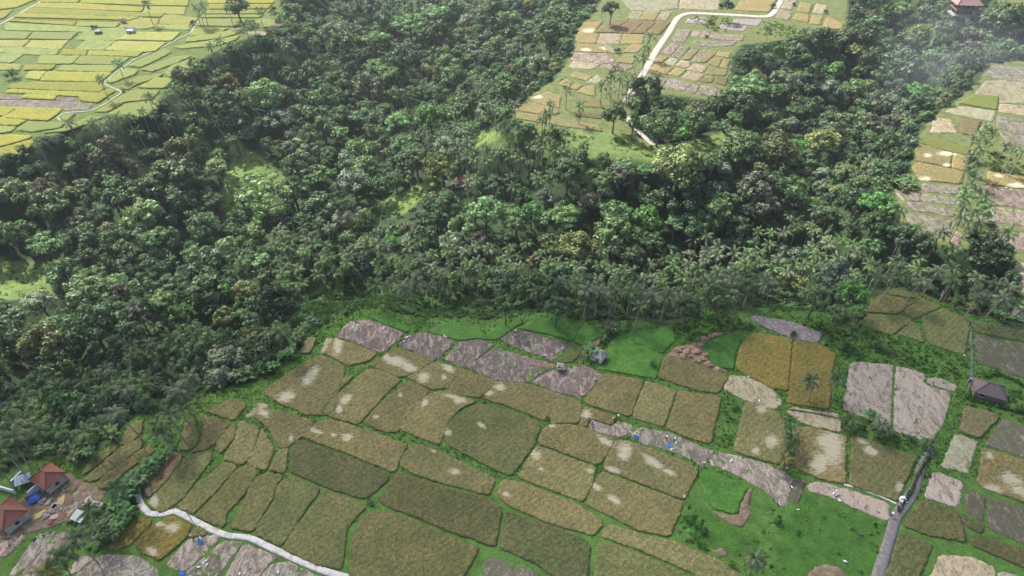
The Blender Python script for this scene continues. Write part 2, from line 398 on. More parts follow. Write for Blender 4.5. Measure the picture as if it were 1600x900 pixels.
# ------------------------------------------------------------------ terrain height on a 2 m raster
GX0, GX1, GY0, GY1, GS = -460.0, 460.0, 20.0, 620.0, 2.0
nx = int((GX1 - GX0) / GS) + 1; ny = int((GY1 - GY0) / GS) + 1
gx = np.linspace(GX0, GX1, nx); gy = np.linspace(GY0, GY1, ny)
MX, MY = np.meshgrid(gx, gy)
PX, PY, _ = project(MX, MY)
flat = np.zeros(MX.shape, bool)
for p in plats: flat |= inside(p, PX, PY)
def blur(a, n):
    for _ in range(n):
        a = (a + np.roll(a, 1, 0) + np.roll(a, -1, 0) + np.roll(a, 1, 1) + np.roll(a, -1, 1)) / 5
    return a
# distance to the level ground (brushfire)
dist = np.where(flat, 0.0, 1e3)
for _ in range(45):
    for ax, s in ((0, 1), (0, -1), (1, 1), (1, -1)):
        dist = np.minimum(dist, np.roll(dist, s, ax) + GS)
    for s0 in (1, -1):
        for s1 in (1, -1):
            dist = np.minimum(dist, np.roll(np.roll(dist, s0, 0), s1, 1) + GS * 1.414)
dist = np.minimum(dist, 90)
rough = blur(rng.normal(0, 1, MX.shape), 45) * 45
HG = -30 * (1 - np.exp(-np.maximum(dist - 3, 0) / 22.0)) + rough * np.clip(dist / 20, 0, 1)
HG = np.where(flat, 0, blur(HG, 2))
def grid_at(A, x, y):
    fx = np.clip((np.asarray(x, float) - GX0) / GS, 0, nx - 1.001); fy = np.clip((np.asarray(y, float) - GY0) / GS, 0, ny - 1.001)
    i = fx.astype(int); j = fy.astype(int); a = fx - i; b = fy - j
    return A[j, i] * (1 - a) * (1 - b) + A[j, i + 1] * a * (1 - b) + A[j + 1, i] * (1 - a) * b + A[j + 1, i + 1] * a * b
def ground(x, y): return grid_at(HG, x, y)
def land(px, py, h=0.0):
    """the ground point whose point h above it shows at the pixel"""
    d = ray(px, py); t0 = (12 + h - HCAM) / d[2]; t1 = (-45 + h - HCAM) / d[2]
    ts = np.linspace(t0, t1, 260); z = HCAM + d[2] * ts
    g = ground(d[0] * ts, d[1] * ts) + h
    k = np.argmax(z <= g) if (z <= g).any() else -1
    t = ts[k]; return float(d[0] * t), float(d[1] * t)

# ------------------------------------------------------------------ mesh helpers
def link(name, me, parent=None):
    o = bpy.data.objects.new(name, me); COL.objects.link(o)
    if parent is not None: o.parent = parent
    return o
def tag(o, label=None, cat=None, group=None, kind=None):
    for k, v in (('label', label), ('category', cat), ('group', group), ('kind', kind)):
        if v: o[k] = v
    return o
def np_mesh(name, V, F, mats=(), cols=None, smooth=False, midx=None):
    V = np.asarray(V, np.float32); F = np.asarray(F, np.int32)
    me = bpy.data.meshes.new(name); k = F.shape[1]
    me.vertices.add(len(V)); me.vertices.foreach_set('co', V.ravel())
    me.loops.add(F.size); me.loops.foreach_set('vertex_index', F.ravel())
    me.polygons.add(len(F)); me.polygons.foreach_set('loop_start', np.arange(0, F.size, k, dtype=np.int32))
    me.polygons.foreach_set('loop_total', np.full(len(F), k, np.int32))
    if midx is not None: me.polygons.foreach_set('material_index', np.asarray(midx, np.int32))
    if smooth: me.polygons.foreach_set('use_smooth', np.ones(len(F), bool))
    if cols is not None:
        for an, c in cols.items():
            c = np.asarray(c, np.float32)
            if c.ndim == 1:
                at = me.attributes.new(an, 'FLOAT', 'POINT'); at.data.foreach_set('value', c)
            else:
                at = me.attributes.new(an, 'FLOAT_COLOR', 'POINT')
                if c.shape[1] == 3: c = np.hstack([c, np.ones((len(c), 1), np.float32)])
                at.data.foreach_set('color', c.ravel())
    for m in mats: me.materials.append(m)
    me.update(calc_edges=True); return me
class MB:
    """a small polygon collector; build() links it as one object"""
    def __init__(s): s.v = []; s.f = []
    def add(s, vs, fs):
        b = len(s.v); s.v += [tuple(v) for v in vs]; s.f += [tuple(b + i for i in f) for f in fs]; return s
    def box(s, c, d, rz=0.0, rx=0.0, ry=0.0):
        m = Matrix.Translation(Vector(c)) @ Euler((rx, ry, rz)).to_matrix().to_4x4()
        h = [x / 2 for x in d]
        vs = [m @ Vector((a * h[0], b * h[1], e * h[2])) for a in (-1, 1) for b in (-1, 1) for e in (-1, 1)]
        return s.add(vs, [(0, 1, 3, 2), (4, 6, 7, 5), (0, 4, 5, 1), (2, 3, 7, 6), (0, 2, 6, 4), (1, 5, 7, 3)])
    def tube(s, pts, rads, n=7, cap=True):
        pts = [Vector(p) for p in pts]; rings = []
        for i, p in enumerate(pts):
            d = (pts[min(i + 1, len(pts) - 1)] - pts[max(i - 1, 0)]).normalized()
            a = d.orthogonal().normalized(); b = d.cross(a)
            if i: # keep the frame from spinning
                a = (pa - d * pa.dot(d)).normalized(); b = d.cross(a)
            pa = a
            rings.append([p + (a * math.cos(2 * math.pi * k / n) + b * math.sin(2 * math.pi * k / n)) * rads[i] for k in range(n)])
        vs = [v for r in rings for v in r]; fs = []
        for i in range(len(pts) - 1):
            for k in range(n):
                k2 = (k + 1) % n; fs.append((i * n + k, i * n + k2, (i + 1) * n + k2, (i + 1) * n + k))
        if cap: fs.append(tuple(range(n))[::-1]); fs.append(tuple((len(pts) - 1) * n + k for k in range(n)))
        return s.add(vs, fs)
    def ball(s, c, r, n=10, m=7, jit=0.0, seed=0):
        q = random.Random(seed); r = (r, r, r) if isinstance(r, (int, float)) else r; vs = [(c[0], c[1], c[2] + r[2])]
        for i in range(1, m):
            t = math.pi * i / m
            for k in range(n):
                a = 2 * math.pi * k / n; j = 1 + q.uniform(-jit, jit)
                vs.append((c[0] + r[0] * math.sin(t) * math.cos(a) * j, c[1] + r[1] * math.sin(t) * math.sin(a) * j, c[2] + r[2] * math.cos(t) * j))
        vs.append((c[0], c[1], c[2] - r[2])); fs = []
        for k in range(n): fs.append((0, 1 + k, 1 + (k + 1) % n))
        for i in range(m - 2):
            for k in range(n): a = 1 + i * n; fs.append((a + k, a + n + k, a + n + (k + 1) % n, a + (k + 1) % n))
        for k in range(n): fs.append((len(vs) - 1, 1 + (m - 2) * n + (k + 1) % n, 1 + (m - 2) * n + k))
        return s.add(vs, fs)
    def build(s, name, mat, parent=None, smooth=False):
        me = bpy.data.meshes.new(name); me.from_pydata(s.v, [], s.f); me.materials.append(mat)
        if smooth: me.polygons.foreach_set('use_smooth', [True] * len(me.polygons))
        me.update(); return link(name, me, parent)

# ------------------------------------------------------------------ materials
class NT:
    def __init__(s, name):
        s.m = bpy.data.materials.new(name); s.m.use_nodes = True; s.t = s.m.node_tree; s.t.nodes.clear()
        s.out = s.t.nodes.new('ShaderNodeOutputMaterial')
    def n(s, ty, **kw):
        nd = s.t.nodes.new(ty); ins = kw.pop('ins', {})
        for k, v in kw.items(): setattr(nd, k, v)
        for k, v in ins.items(): s.set(nd, k, v)
        return nd
    def set(s, nd, k, v):
        i = nd.inputs[k]
        if hasattr(v, 'is_output'): s.t.links.new(v, i)
        else: i.default_value = v
    def coord(s): return s.n('ShaderNodeNewGeometry').outputs['Position']
    def noise(s, scale, detail=3, rough=.55, vec=None, dist=0.0, out='Fac'):
        v = vec if vec is not None else s.coord()
        return s.n('ShaderNodeTexNoise', ins={'Vector': v, 'Scale': scale, 'Detail': detail, 'Roughness': rough, 'Distortion': dist}).outputs[out]
    def scalevec(s, v, xyz, rz=0.0):
        return s.n('ShaderNodeMapping', ins={'Vector': v, 'Scale': xyz, 'Rotation': (0, 0, rz)}).outputs[0]
    def ramp(s, f, stops, interp='LINEAR'):
        r = s.n('ShaderNodeValToRGB', ins={'Fac': f}); cr = r.color_ramp; cr.interpolation = interp
        while len(cr.elements) < len(stops): cr.elements.new(.5)
        for e, (p, c) in zip(cr.elements, stops):
            e.position = p; e.color = (c if not isinstance(c, (int, float)) else (c, c, c)) + ((1,) if not isinstance(c, (int, float)) else (1,)) if not isinstance(c, (int, float)) else (c, c, c, 1)
        return r.outputs['Color']
    def math(s, op, a, b=0.0, c=0.0, clamp=False):
        return s.n('ShaderNodeMath', operation=op, use_clamp=clamp, ins={0: a, 1: b, 2: c}).outputs[0]
    def mix(s, f, a, b, blend='MIX'):
        nd = s.n('ShaderNodeMix', data_type='RGBA', blend_type=blend, ins={'Factor': f})
        s.set(nd, 6, a if hasattr(a, 'is_output') else tuple(a) + (1,)); s.set(nd, 7, b if hasattr(b, 'is_output') else tuple(b) + (1,))
        return nd.outputs[2]
    def gain(s, col, f):
        return s.n('ShaderNodeVectorMath', operation='SCALE', ins={0: col, 'Scale': f}).outputs[0]
    def attr(s, name, out='Color'): return s.n('ShaderNodeAttribute', attribute_name=name).outputs[out]
    def bump(s, h, st=.5, d=.2): return s.n('ShaderNodeBump', ins={'Height': h, 'Strength': st, 'Distance': d}).outputs[0]
    def bsdf(s, col, rough=.8, normal=None, spec=.3, extra=None):
        b = s.n('ShaderNodeBsdfPrincipled', ins={'Base Color': col if hasattr(col, 'is_output') else tuple(col) + (1,), 'Roughness': rough, 'Specular IOR Level': spec})
        if normal is not None: s.set(b, 'Normal', normal)
        for k, v in (extra or {}).items(): s.set(b, k, v)
        s.t.links.new(b.outputs[0], s.out.inputs['Surface']); return s.m

def plain(name, col, rough=.8, var=.25, scale=2.0, spec=.3, metallic=0.0, grime=None):
    t = NT(name); n = t.noise(scale, 4)
    f = t.math('MULTIPLY_ADD', n, 2 * var, 1 - var)
    c = t.gain(t.n('ShaderNodeRGB').outputs[0], f)
    t.t.nodes[[x.name for x in t.t.nodes if x.type == 'RGB'][0]].outputs[0].default_value = tuple(col) + (1,)
    if grime: c = t.mix(t.ramp(t.noise(scale * .7, 5, .7), [(.48, 0.0), (.62, 1.0)]), c, grime)
    return t.bsdf(c, rough, t.bump(t.noise(scale * 4, 3), .3, .05), spec, {'Metallic': metallic})

def mat_foliage(name, gloss=.45, trans=.18, spec=.5):
    t = NT(name); oc = t.n('ShaderNodeObjectInfo').outputs['Color']
    c = t.mix(1.0, oc, t.attr('lc'), 'MULTIPLY')
    n = t.noise(.55, 3); c = t.gain(c, t.ramp(n, [(.35, .62), (.65, 1.4)]))
    b = t.n('ShaderNodeBsdfPrincipled', ins={'Base Color': c, 'Roughness': gloss, 'Specular IOR Level': spec})
    tr = t.n('ShaderNodeBsdfTranslucent', ins={'Color': t.mix(1.0, t.gain(c, 1.5), (1.0, 1.15, .45), 'MULTIPLY')})
    mx = t.n('ShaderNodeMixShader', ins={0: trans}); t.t.links.new(b.outputs[0], mx.inputs[1]); t.t.links.new(tr.outputs[0], mx.inputs[2])
    t.t.links.new(mx.outputs[0], t.out.inputs['Surface']); return t.m

def mat_rice():
    t = NT('rice_crop'); base = t.attr('base'); alt = t.attr('alt'); lo = t.attr('lodge', 'Fac')
    P = t.coord()
    big = t.ramp(t.noise(.11, 4, .6), [(.38, 0.0), (.68, 1.0)])
    c = t.mix(big, base, alt)
    grain = t.noise(1.7, 2, .8); fine = t.noise(4.5, 2, .6)
    c = t.gain(c, t.ramp(grain, [(.34, .55), (.5, .98), (.66, 1.4)]))
    c = t.gain(c, t.math('MULTIPLY_ADD', fine, .9, .55))
    wv = t.n('ShaderNodeTexWave', wave_type='BANDS', bands_direction='X', ins={'Vector': t.scalevec(P, (1, 1, 1), .9), 'Scale': .22, 'Distortion': 3.0, 'Detail': 3}).outputs['Fac']
    c = t.gain(c, t.math('MULTIPLY_ADD', wv, .16, .9))
    hue = t.noise(1.1, 3); c = t.mix(t.math('MULTIPLY', t.ramp(hue, [(.5, 0.0), (.62, 1.0)]), .3), c, t.gain(alt, .8))
    st = t.noise(.5, 5, .75, vec=t.scalevec(P, (.9, 5.5, 1.0), .5), dist=1.2)
    lf = t.math('ADD', lo, t.math('MULTIPLY', t.math('SUBTRACT', st, .5), 2.6))
    lf = t.math('MULTIPLY', t.ramp(lf, [(.40, 0.0), (.78, 1.0)]), t.ramp(lo, [(.04, 0.0), (.2, 1.0)]))
    lf = t.math('MULTIPLY', lf, .85)
    straw = t.gain(t.mix(t.noise(.9, 4, .7), (.36, .32, .21), (.56, .52, .40)), t.math('MULTIPLY_ADD', st, .7, .65))
    c = t.mix(lf, c, straw)
    return t.bsdf(c, .85, t.bump(t.math('ADD', grain, fine), .55, .25), .2)

def mat_stubble():
    t = NT('cut_stubble'); soil = t.attr('base'); straw = t.attr('alt'); P = t.coord(); cov = t.attr('lodge', 'Fac')
    v = t.scalevec(P, (1.6, .8, 1.0), .25)
    n1 = t.noise(.36, 7, .78, vec=v, dist=1.1); n2 = t.noise(3.0, 3, .7)
    f = t.ramp(t.math('ADD', t.math('ADD', n1, t.math('MULTIPLY', n2, .35)), cov), [(.60, 0.0), (.74, 1.0)])
    c = t.mix(t.math('MULTIPLY', f, .88), soil, straw)
    c = t.gain(c, t.ramp(t.noise(4.5, 3, .75), [(.3, .6), (.7, 1.35)]))
    c = t.mix(t.math('MULTIPLY', t.ramp(t.noise(.35, 4, .6), [(.6, 0.0), (.75, 1.0)]), .45), c, (.07, .12, .03))
    return t.bsdf(c, .9, t.bump(t.math('ADD', n1, n2), .5, .15), .15)

def mat_lush():
    t = NT('young_rice'); c = t.mix(t.ramp(t.noise(.25, 6, .75), [(.38, 0.0), (.62, 1.0)]), t.gain(t.attr('base'), .8), t.attr('alt'))
    g = t.noise(1.8, 4, .75); c = t.gain(c, t.ramp(g, [(.3, .55), (.7, 1.4)]))
    c = t.mix(t.math('MULTIPLY', t.ramp(t.noise(.5, 4, .7), [(.6, 0.0), (.75, 1.0)]), .35), c, (.14, .14, .05))
    return t.bsdf(c, .75, t.bump(g, .5, .12), .25)

def mat_ground():
    t = NT('ground_cover'); P = t.coord(); z = t.attr('zone')
    g1 = t.noise(.35, 5, .65); g2 = t.noise(2.6, 4, .7)
    c = t.gain(z, t.ramp(g2, [(.3, .5), (.5, .95), (.72, 1.6)]))
    c = t.gain(c, t.ramp(g1, [(.3, .65), (.7, 1.35)]))
    dirt = t.math('MULTIPLY', t.ramp(t.noise(.22, 5, .7), [(.62, 0.0), (.70, 1.0)]), .35)
    c = t.mix(dirt, c, (.13, .10, .06))
    return t.bsdf(c, .85, t.bump(t.math('ADD', g1, g2), .8, .35), .2)

def mat_tile(name, a, b, rows=3.2):
    t = NT(name); P = t.n('ShaderNodeTexCoord').outputs['Object']
    w = t.n('ShaderNodeTexWave', wave_type='BANDS', bands_direction='Z', ins={'Vector': P, 'Scale': rows, 'Distortion': .6, 'Detail': 2}).outputs['Fac']
    w2 = t.n('ShaderNodeTexWave', wave_type='BANDS', bands_direction='X', ins={'Vector': P, 'Scale': rows * .8, 'Distortion': .4}).outputs['Fac']
    c = t.mix(t.noise(.8, 5, .7), a, b); c = t.gain(c, t.math('MULTIPLY_ADD', w, .5, .7))
    c = t.mix(t.math('MULTIPLY', t.ramp(t.noise(1.5, 5, .7), [(.55, 0.0), (.7, 1.0)]), .5), c, (.10, .09, .07))
    return t.bsdf(c, .8, t.bump(t.math('ADD', w, w2), .5, .06), .3)

M = {}
M['leaf'] = mat_foliage('leaf_foliage', .5, .16, .3); M['palmleaf'] = mat_foliage('palm_fronds', .5, .22, .3); M['shrubleaf'] = mat_foliage('shrub_leaves', .7, .25, .1)
M['bark'] = plain('bark', (.13, .11, .085), .9, .4, 3); M['palebark'] = plain('pale_bark', (.34, .31, .26), .9, .35, 3)
M['rice'] = mat_rice(); M['stubble'] = mat_stubble(); M['lush'] = mat_lush(); M['ground'] = mat_ground()
M['concrete'] = plain('pale_concrete', (.60, .58, .56), .85, .15, 1.2, grime=(.40, .37, .34))
M['farpath'] = plain('grey_path', (.27, .26, .23), .85, .2, 1.2, grime=(.16, .16, .12))
M['dirtroad'] = plain('white_gravel', (.36, .34, .30), .9, .15, .8, grime=(.24, .21, .17))
M['asphalt'] = plain('worn_asphalt', (.17, .155, .16), .85, .25, 1.5, grime=(.26, .24, .23))
M['canal'] = plain('canal_lining', (.13, .13, .14), .5, .25, 1.5)
M['earth'] = plain('bare_earth', (.17, .130, .085), .95, .35, .9, grime=(.27, .21, .15))
M['soilbed'] = plain('tilled_soil', (.17, .14, .145), .95, .3, 1.4, grime=(.30, .27, .26))
M['redtile'] = mat_tile('terracotta_tiles', (.23, .080, .055), (.33, .145, .105))
M['thatch'] = mat_tile('grey_thatch', (.13, .10, .105), (.22, .18, .185), 2)
M['tin'] = mat_tile('weathered_tin', (.42, .38, .38), (.55, .50, .49), 2)
M['greysheet'] = plain('grey_sheet', (.36, .37, .34), .6, .25, 2, grime=(.20, .19, .17))
M['tealsheet'] = plain('pale_teal_sheet', (.42, .52, .50), .5, .2, 2)
M['bluesheet'] = plain('blue_grey_sheet', (.22, .32, .42), .5, .2, 2)
M['wall'] = plain('plaster_wall', (.55, .51, .45), .85, .2, 1.5, grime=(.35, .31, .27))
M['whitewall'] = plain('white_plaster', (.75, .75, .74), .8, .12, 1.5)
M['block'] = plain('grey_blocks', (.32, .30, .28), .9, .25, 2)
M['wood'] = plain('weathered_wood', (.22, .15, .10), .85, .35, 3)
M['yellowwood'] = plain('split_bamboo', (.55, .42, .18), .7, .25, 3)
M['dark'] = plain('dark_opening', (.02, .02, .02), .6, .2, 2)
M['white'] = plain('white_cloth', (.78, .78, .78), .8, .08, 4)
M['blue'] = plain('blue_tarpaulin', (.03, .13, .50), .45, .2, 3)
M['blackcloth'] = plain('dark_cloth', (.04, .04, .05), .9, .2, 4)
M['bluecloth'] = plain('blue_cloth', (.06, .14, .38), .9, .2, 4)
M['orange'] = plain('orange_cloth', (.70, .13, .03), .8, .15, 4)
M['skin'] = plain('skin', (.30, .17, .11), .6, .1, 5)
M['hat'] = plain('straw_hat', (.62, .54, .36), .8, .1, 6)
M['teal'] = plain('teal_plastic', (.03, .30, .33), .4, .15, 5)
M['rubber'] = plain('rubber', (.02, .02, .02), .8, .2, 5)
M['steel'] = plain('steel', (.45, .45, .46), .35, .15, 5, metallic=.8)
M['rubble'] = plain('broken_rubble', (.36, .31, .29), .95, .4, 3, grime=(.22, .17, .14))
M['brownpile'] = plain('dry_straw_heap', (.30, .24, .17), .95, .3, 3)

# ------------------------------------------------------------------ the ground: one sheet to the horizon
def terrain():
    sx = np.concatenate([-np.geomspace(9000, GX1 + 40, 14), np.arange(GX0, GX1 + .1, 2.0), np.geomspace(GX1 + 40, 9000, 14)])
    sy = np.concatenate([-np.geomspace(9000, 60, 12), np.array([-20., 0., 12.]), np.arange(GY0, GY1 + .1, 2.0), np.geomspace(GY1 + 40, 12000, 14)])
    X, Y = np.meshgrid(sx, sy); Z = ground(X, Y)
    PX, PY, D = project(X, Y, 0); PXZ, PYZ, _ = project(X, Y, Z)
    inb = (X >= GX0) & (X <= GX1) & (Y >= GY0) & (Y <= GY1)
    fl = np.zeros(X.shape, bool)
    for p in plats: fl |= inside(p, PX, PY)
    col = np.zeros(X.shape + (3,)); col[:] = (.030, .055, .020)
    farg = (.112, .134, .046); nearg = (.088, .180, .036)
    col[fl] = nearg; col[fl & (PY < 470) & (PX > 1200)] = farg; col[fl & (PY < 300)] = farg; col[fl & (PY < 300) & (PX < 600)] = (.080, .118, .024)
    for k, p in clear:
        m = inside(p, PXZ, PYZ) & inb
        col[m] = (.135, .205, .055) if k == 'y' else (.058, .125, .034)
    for s in GRASS_TURF:
        m = inside(parse(s), PX, PY); col[m] = (.060, .150, .024)
    col[inside([(795, 205), (940, 200), (1060, 232), (1130, 205), (1140, 240), (1050, 255), (930, 250)], PX, PY)] = (.115, .165, .05)
    Z = Z + np.where(inb & fl, rng.normal(0, .05, X.shape), 0) * 1.0
    Z[fl] = np.minimum(Z[fl], .06)
    Z = np.where(inb & ~fl, Z + rng.normal(0, .25, X.shape), Z)
    h, w = X.shape; V = np.stack([X, Y, Z], -1).reshape(-1, 3)
    i = np.arange(h * w).reshape(h, w); F = np.stack([i[:-1, :-1], i[:-1, 1:], i[1:, 1:], i[1:, :-1]], -1).reshape(-1, 4)
    o = link('ground', np_mesh('ground', V, F, [M['ground']], {'zone': col.reshape(-1, 3)}, smooth=True)); o['kind'] = 'structure'
    o['label'] = 'green grassy ground under the fields and the wooded gorge'; o['category'] = 'ground'
terrain()

# ------------------------------------------------------------------ patches of ground: draped, triangulated polygons
def jitter_outline(P, step, amp, q):
    out = []
    for i in range(len(P)):
        a = P[i]; b = P[(i + 1) % len(P)]; L = math.hypot(b[0] - a[0], b[1] - a[1]); n = max(1, int(L / step))
        for k in range(n):
            t = k / n; out.append((a[0] + (b[0] - a[0]) * t + q.uniform(-amp, amp), a[1] + (b[1] - a[1]) * t + q.uniform(-amp, amp)))
    return out
def smooth_outline(P, rounds=2):
    for _ in range(rounds):
        Q = []
        for i in range(len(P)):
            a = P[i]; b = P[(i + 1) % len(P)]
            L = math.hypot(b[0] - a[0], b[1] - a[1]); u = min(.2, .7 / max(L, .1))
            Q += [(a[0] * (1 - u) + b[0] * u, a[1] * (1 - u) + b[1] * u), (a[0] * u + b[0] * (1 - u), a[1] * u + b[1] * (1 - u))]
        P = Q
    return P
def grow(P, d):
    """move every side of a pixel outline outwards by d"""
    A = sum(P[i][0] * P[(i + 1) % len(P)][1] - P[(i + 1) % len(P)][0] * P[i][1] for i in range(len(P)))
    s = 1 if A > 0 else -1; out = []; n = len(P)
    for i in range(n):
        a, b, c_ = P[i - 1], P[i], P[(i + 1) % n]
        n1 = Vector((b[1] - a[1], -(b[0] - a[0]))); n2 = Vector((c_[1] - b[1], -(c_[0] - b[0])))
        if n1.length < 1e-6 or n2.length < 1e-6: out.append(b); continue
        n1.normalize(); n2.normalize(); m = n1 + n2
        if m.length < .3: out.append(b); continue
        m = m / max(.45, m.length_squared) * 2
        if m.length > 2: m = m / m.length * 2
        out.append((b[0] + s * m.x * d, b[1] + s * m.y * d))
    return out
def slab(pix, top, spacing, jit, q, edge_amp=.12, rnd_corner=1, z_of=None, world=None):
    """returns V, F of a slab with an uneven top and a skirt"""
    P = world if world is not None else [unproject(x, y) for x, y in pix]
    A = 0.5 * sum(P[i][0] * P[(i + 1) % len(P)][1] - P[(i + 1) % len(P)][0] * P[i][1] for i in range(len(P)))
    if A < 0: P = P[::-1]
    P = smooth_outline(P, rnd_corner)
    P = jitter_outline(P, spacing * 1.0, edge_amp, q)
    # drop points that lie very close together
    Q = [P[0]]
    for p in P[1:]:
        if math.hypot(p[0] - Q[-1][0], p[1] - Q[-1][1]) > spacing * .35: Q.append(p)
    P = Q; xs = [p[0] for p in P]; ys = [p[1] for p in P]
    X, Y = np.meshgrid(np.arange(min(xs), max(xs), spacing), np.arange(min(ys), max(ys), spacing))
    X = X + rng.uniform(-.3, .3, X.shape) * spacing; Y = Y + rng.uniform(-.3, .3, X.shape) * spacing
    m = inside(P, X, Y)
    X = X[m]; Y = Y[m]
    # away from the outline
    B = np.array(P)
    if len(X):
        keep = np.ones(len(X), bool)
        for b in B: keep &= (X - b[0]) ** 2 + (Y - b[1]) ** 2 > (spacing * .45) ** 2
        X = X[keep]; Y = Y[keep]
    n = len(P); pts = [Vector(p) for p in P] + [Vector((a, b)) for a, b in zip(X, Y)]
    vs, es, fs, ov, oe, of = mgeo.delaunay_2d_cdt(pts, [(i, (i + 1) % n) for i in range(n)], [list(range(n))], 1, 1e-5)
    vs = np.array([(v.x, v.y) for v in vs]); fs = np.array([f for f in fs if len(f) == 3])
    z = top + rng.normal(0, jit, len(vs))
    if z_of is not None: z = z + z_of(vs[:, 0], vs[:, 1])
    isb = np.zeros(len(vs), bool); order = {}
    for vi, o in enumerate(ov):
        for k in o:
            if k < n: order[k] = vi; isb[vi] = True
    ring = [order[k] for k in range(n) if k in order]
    V = np.column_stack([vs, z])
    base = len(V); sk = V[ring].copy(); d = top * .16
    zb = sk.copy(); zb[:, 2] = -.08 if z_of is None else zb[:, 2] - top - .1
    V = np.vstack([V, zb]); m = len(ring)
    q4 = [(ring[i], base + i, base + (i + 1) % m) for i in range(m)] + [(ring[i], base + (i + 1) % m, ring[(i + 1) % m]) for i in range(m)]
    F = np.vstack([fs, np.array(q4)]) if len(fs) else np.array(q4)
    return V, F
lodged = []
for ln in LODGED.strip().splitlines():
    for it in ln.split('|'):
        v = [float(a) for a in it.split()]
        if len(v) == 5 and v[2] > 0: lodged.append(v)
def lodge_at(px, py):
    r = np.zeros(px.shape)
    for x, y, rx, ry, a in lodged:
        c, s = math.cos(R(a)), math.sin(R(a)); dx = px - x; dy = py - y
        u = (dx * c + dy * s) / (rx * 1.15); w = (-dx * s + dy * c) / (ry * 1.15)
        r = np.maximum(r, np.clip(1.25 - np.sqrt(u * u + w * w), 0, 1))
    return r
#        material   base albedo        alternate          height jitter  words
KIND = {
 'R': ('rice', (.200, .172, .072), (.142, .142, .056), .30, .035, 'golden brown ripe rice'),
 'G': ('rice', (.165, .158, .060), (.108, .124, .044), .30, .035, 'greenish brown ripe rice'),
 'D': ('rice', (.125, .122, .050), (.082, .102, .036), .30, .035, 'dark olive ripe rice'),
 'O': ('rice', (.235, .170, .042), (.165, .145, .036), .30, .035, 'golden orange ripe rice'),
 'B': ('rice', (.220, .175, .090), (.180, .155, .072), .50, .06, 'brown rice'),
 'Y': ('rice', (.345, .335, .048), (.260, .300, .042), .60, .04, 'yellow ripening rice'),
 'V': ('lush', (.250, .300, .030), (.185, .245, .024), .50, .04, 'yellow-green rice'),
 'P': ('stubble', (.215, .190, .110), (.430, .390, .270), .12, .05, 'pale straw'),
 'S': ('stubble', (.165, .138, .108), (.440, .380, .315), .07, .04, 'pinkish stubble'),
 'M': ('stubble', (.128, .104, .092), (.410, .345, .300), .07, .03, 'mauve soil with straw'),
 'Q': ('stubble', (.120, .110, .075), (.330, .300, .240), .07, .03, 'greyish wet stubble'),
 'L': ('lush', (.050, .160, .020), (.068, .190, .025), .28, .02, 'bright green young rice'),
 'T': ('lush', (.110, .150, .040), (.080, .125, .030), .30, .04, 'mid green grass'),
 'A': ('soil', (.17, .14, .145), (.25, .22, .22), .15, .03, 'mauve tilled soil'),
}
made_fields = []
for k, pix in fields:
    mat, ba, al, top, jit, words_ = KIND[k]
    cx = sum(p[0] for p in pix) / len(pix); cy = sum(p[1] for p in pix) / len(pix)
    _, _, D = project(*unproject(cx, cy), 0); D = float(D)
    near = cy > 440
    sp = .62 if near else 1.3
    if not near: top = top * (.75 if cy > 130 or cx > 700 else .8)
    q = random.Random(int(cx * 31 + cy * 17))
    wpoly = None
    if near: # pull the outline out a little, the banks between the plots are narrow
        pix = grow(pix, 1.8 if cx < 430 else .75)
    else: pix = grow(pix, 1.25 if cx > 700 else .8)
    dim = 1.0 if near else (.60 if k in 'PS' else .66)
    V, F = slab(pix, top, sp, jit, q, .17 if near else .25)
    px, py, _ = project(V[:, 0], V[:, 1], 0)
    lo = lodge_at(px, py)
    if mat == 'rice': V[:, 2] = np.where((lo > .45) & (V[:, 2] > .1), V[:, 2] - .10, V[:, 2])
    v = q.uniform(.86, 1.14) * dim; h = q.uniform(-.08, .08)
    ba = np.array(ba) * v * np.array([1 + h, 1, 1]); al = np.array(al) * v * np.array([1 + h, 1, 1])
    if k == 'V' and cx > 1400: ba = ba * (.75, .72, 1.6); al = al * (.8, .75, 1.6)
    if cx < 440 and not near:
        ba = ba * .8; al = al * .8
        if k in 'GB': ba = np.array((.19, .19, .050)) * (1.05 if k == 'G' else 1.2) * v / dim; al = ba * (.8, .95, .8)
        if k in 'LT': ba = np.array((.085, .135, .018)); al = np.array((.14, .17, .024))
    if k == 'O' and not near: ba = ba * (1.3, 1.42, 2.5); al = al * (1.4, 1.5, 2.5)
    if mat == 'stubble': lo = np.full(len(V), {'S': -.02, 'M': -.05, 'P': .03, 'Q': -.10}[k] + (.07 if k == 'S' and 1315 < cx < 1495 and near else 0))
    bas = np.tile(ba, (len(V), 1)); als = np.tile(al, (len(V), 1))
    if k in 'LT': pass
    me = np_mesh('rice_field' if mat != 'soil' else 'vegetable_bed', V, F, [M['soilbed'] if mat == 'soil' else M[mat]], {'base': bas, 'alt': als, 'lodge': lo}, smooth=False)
    o = link('rice_field' if mat != 'soil' else 'vegetable_bed', me); made_fields.append((o, words_, cx, cy))
for lst, mk, nm, tp, wd in ((EARTH, 'earth', 'bare_earth', .03, 'bare brown earth'),):
    for s in lst:
        V, F = slab(parse(s), tp + .05, .9, .05, rnd, .25)
        o = link(nm, np_mesh(nm, V, F, [M[mk]], {}, smooth=True)); made_fields.append((o, wd, *np.mean(parse(s), 0)))

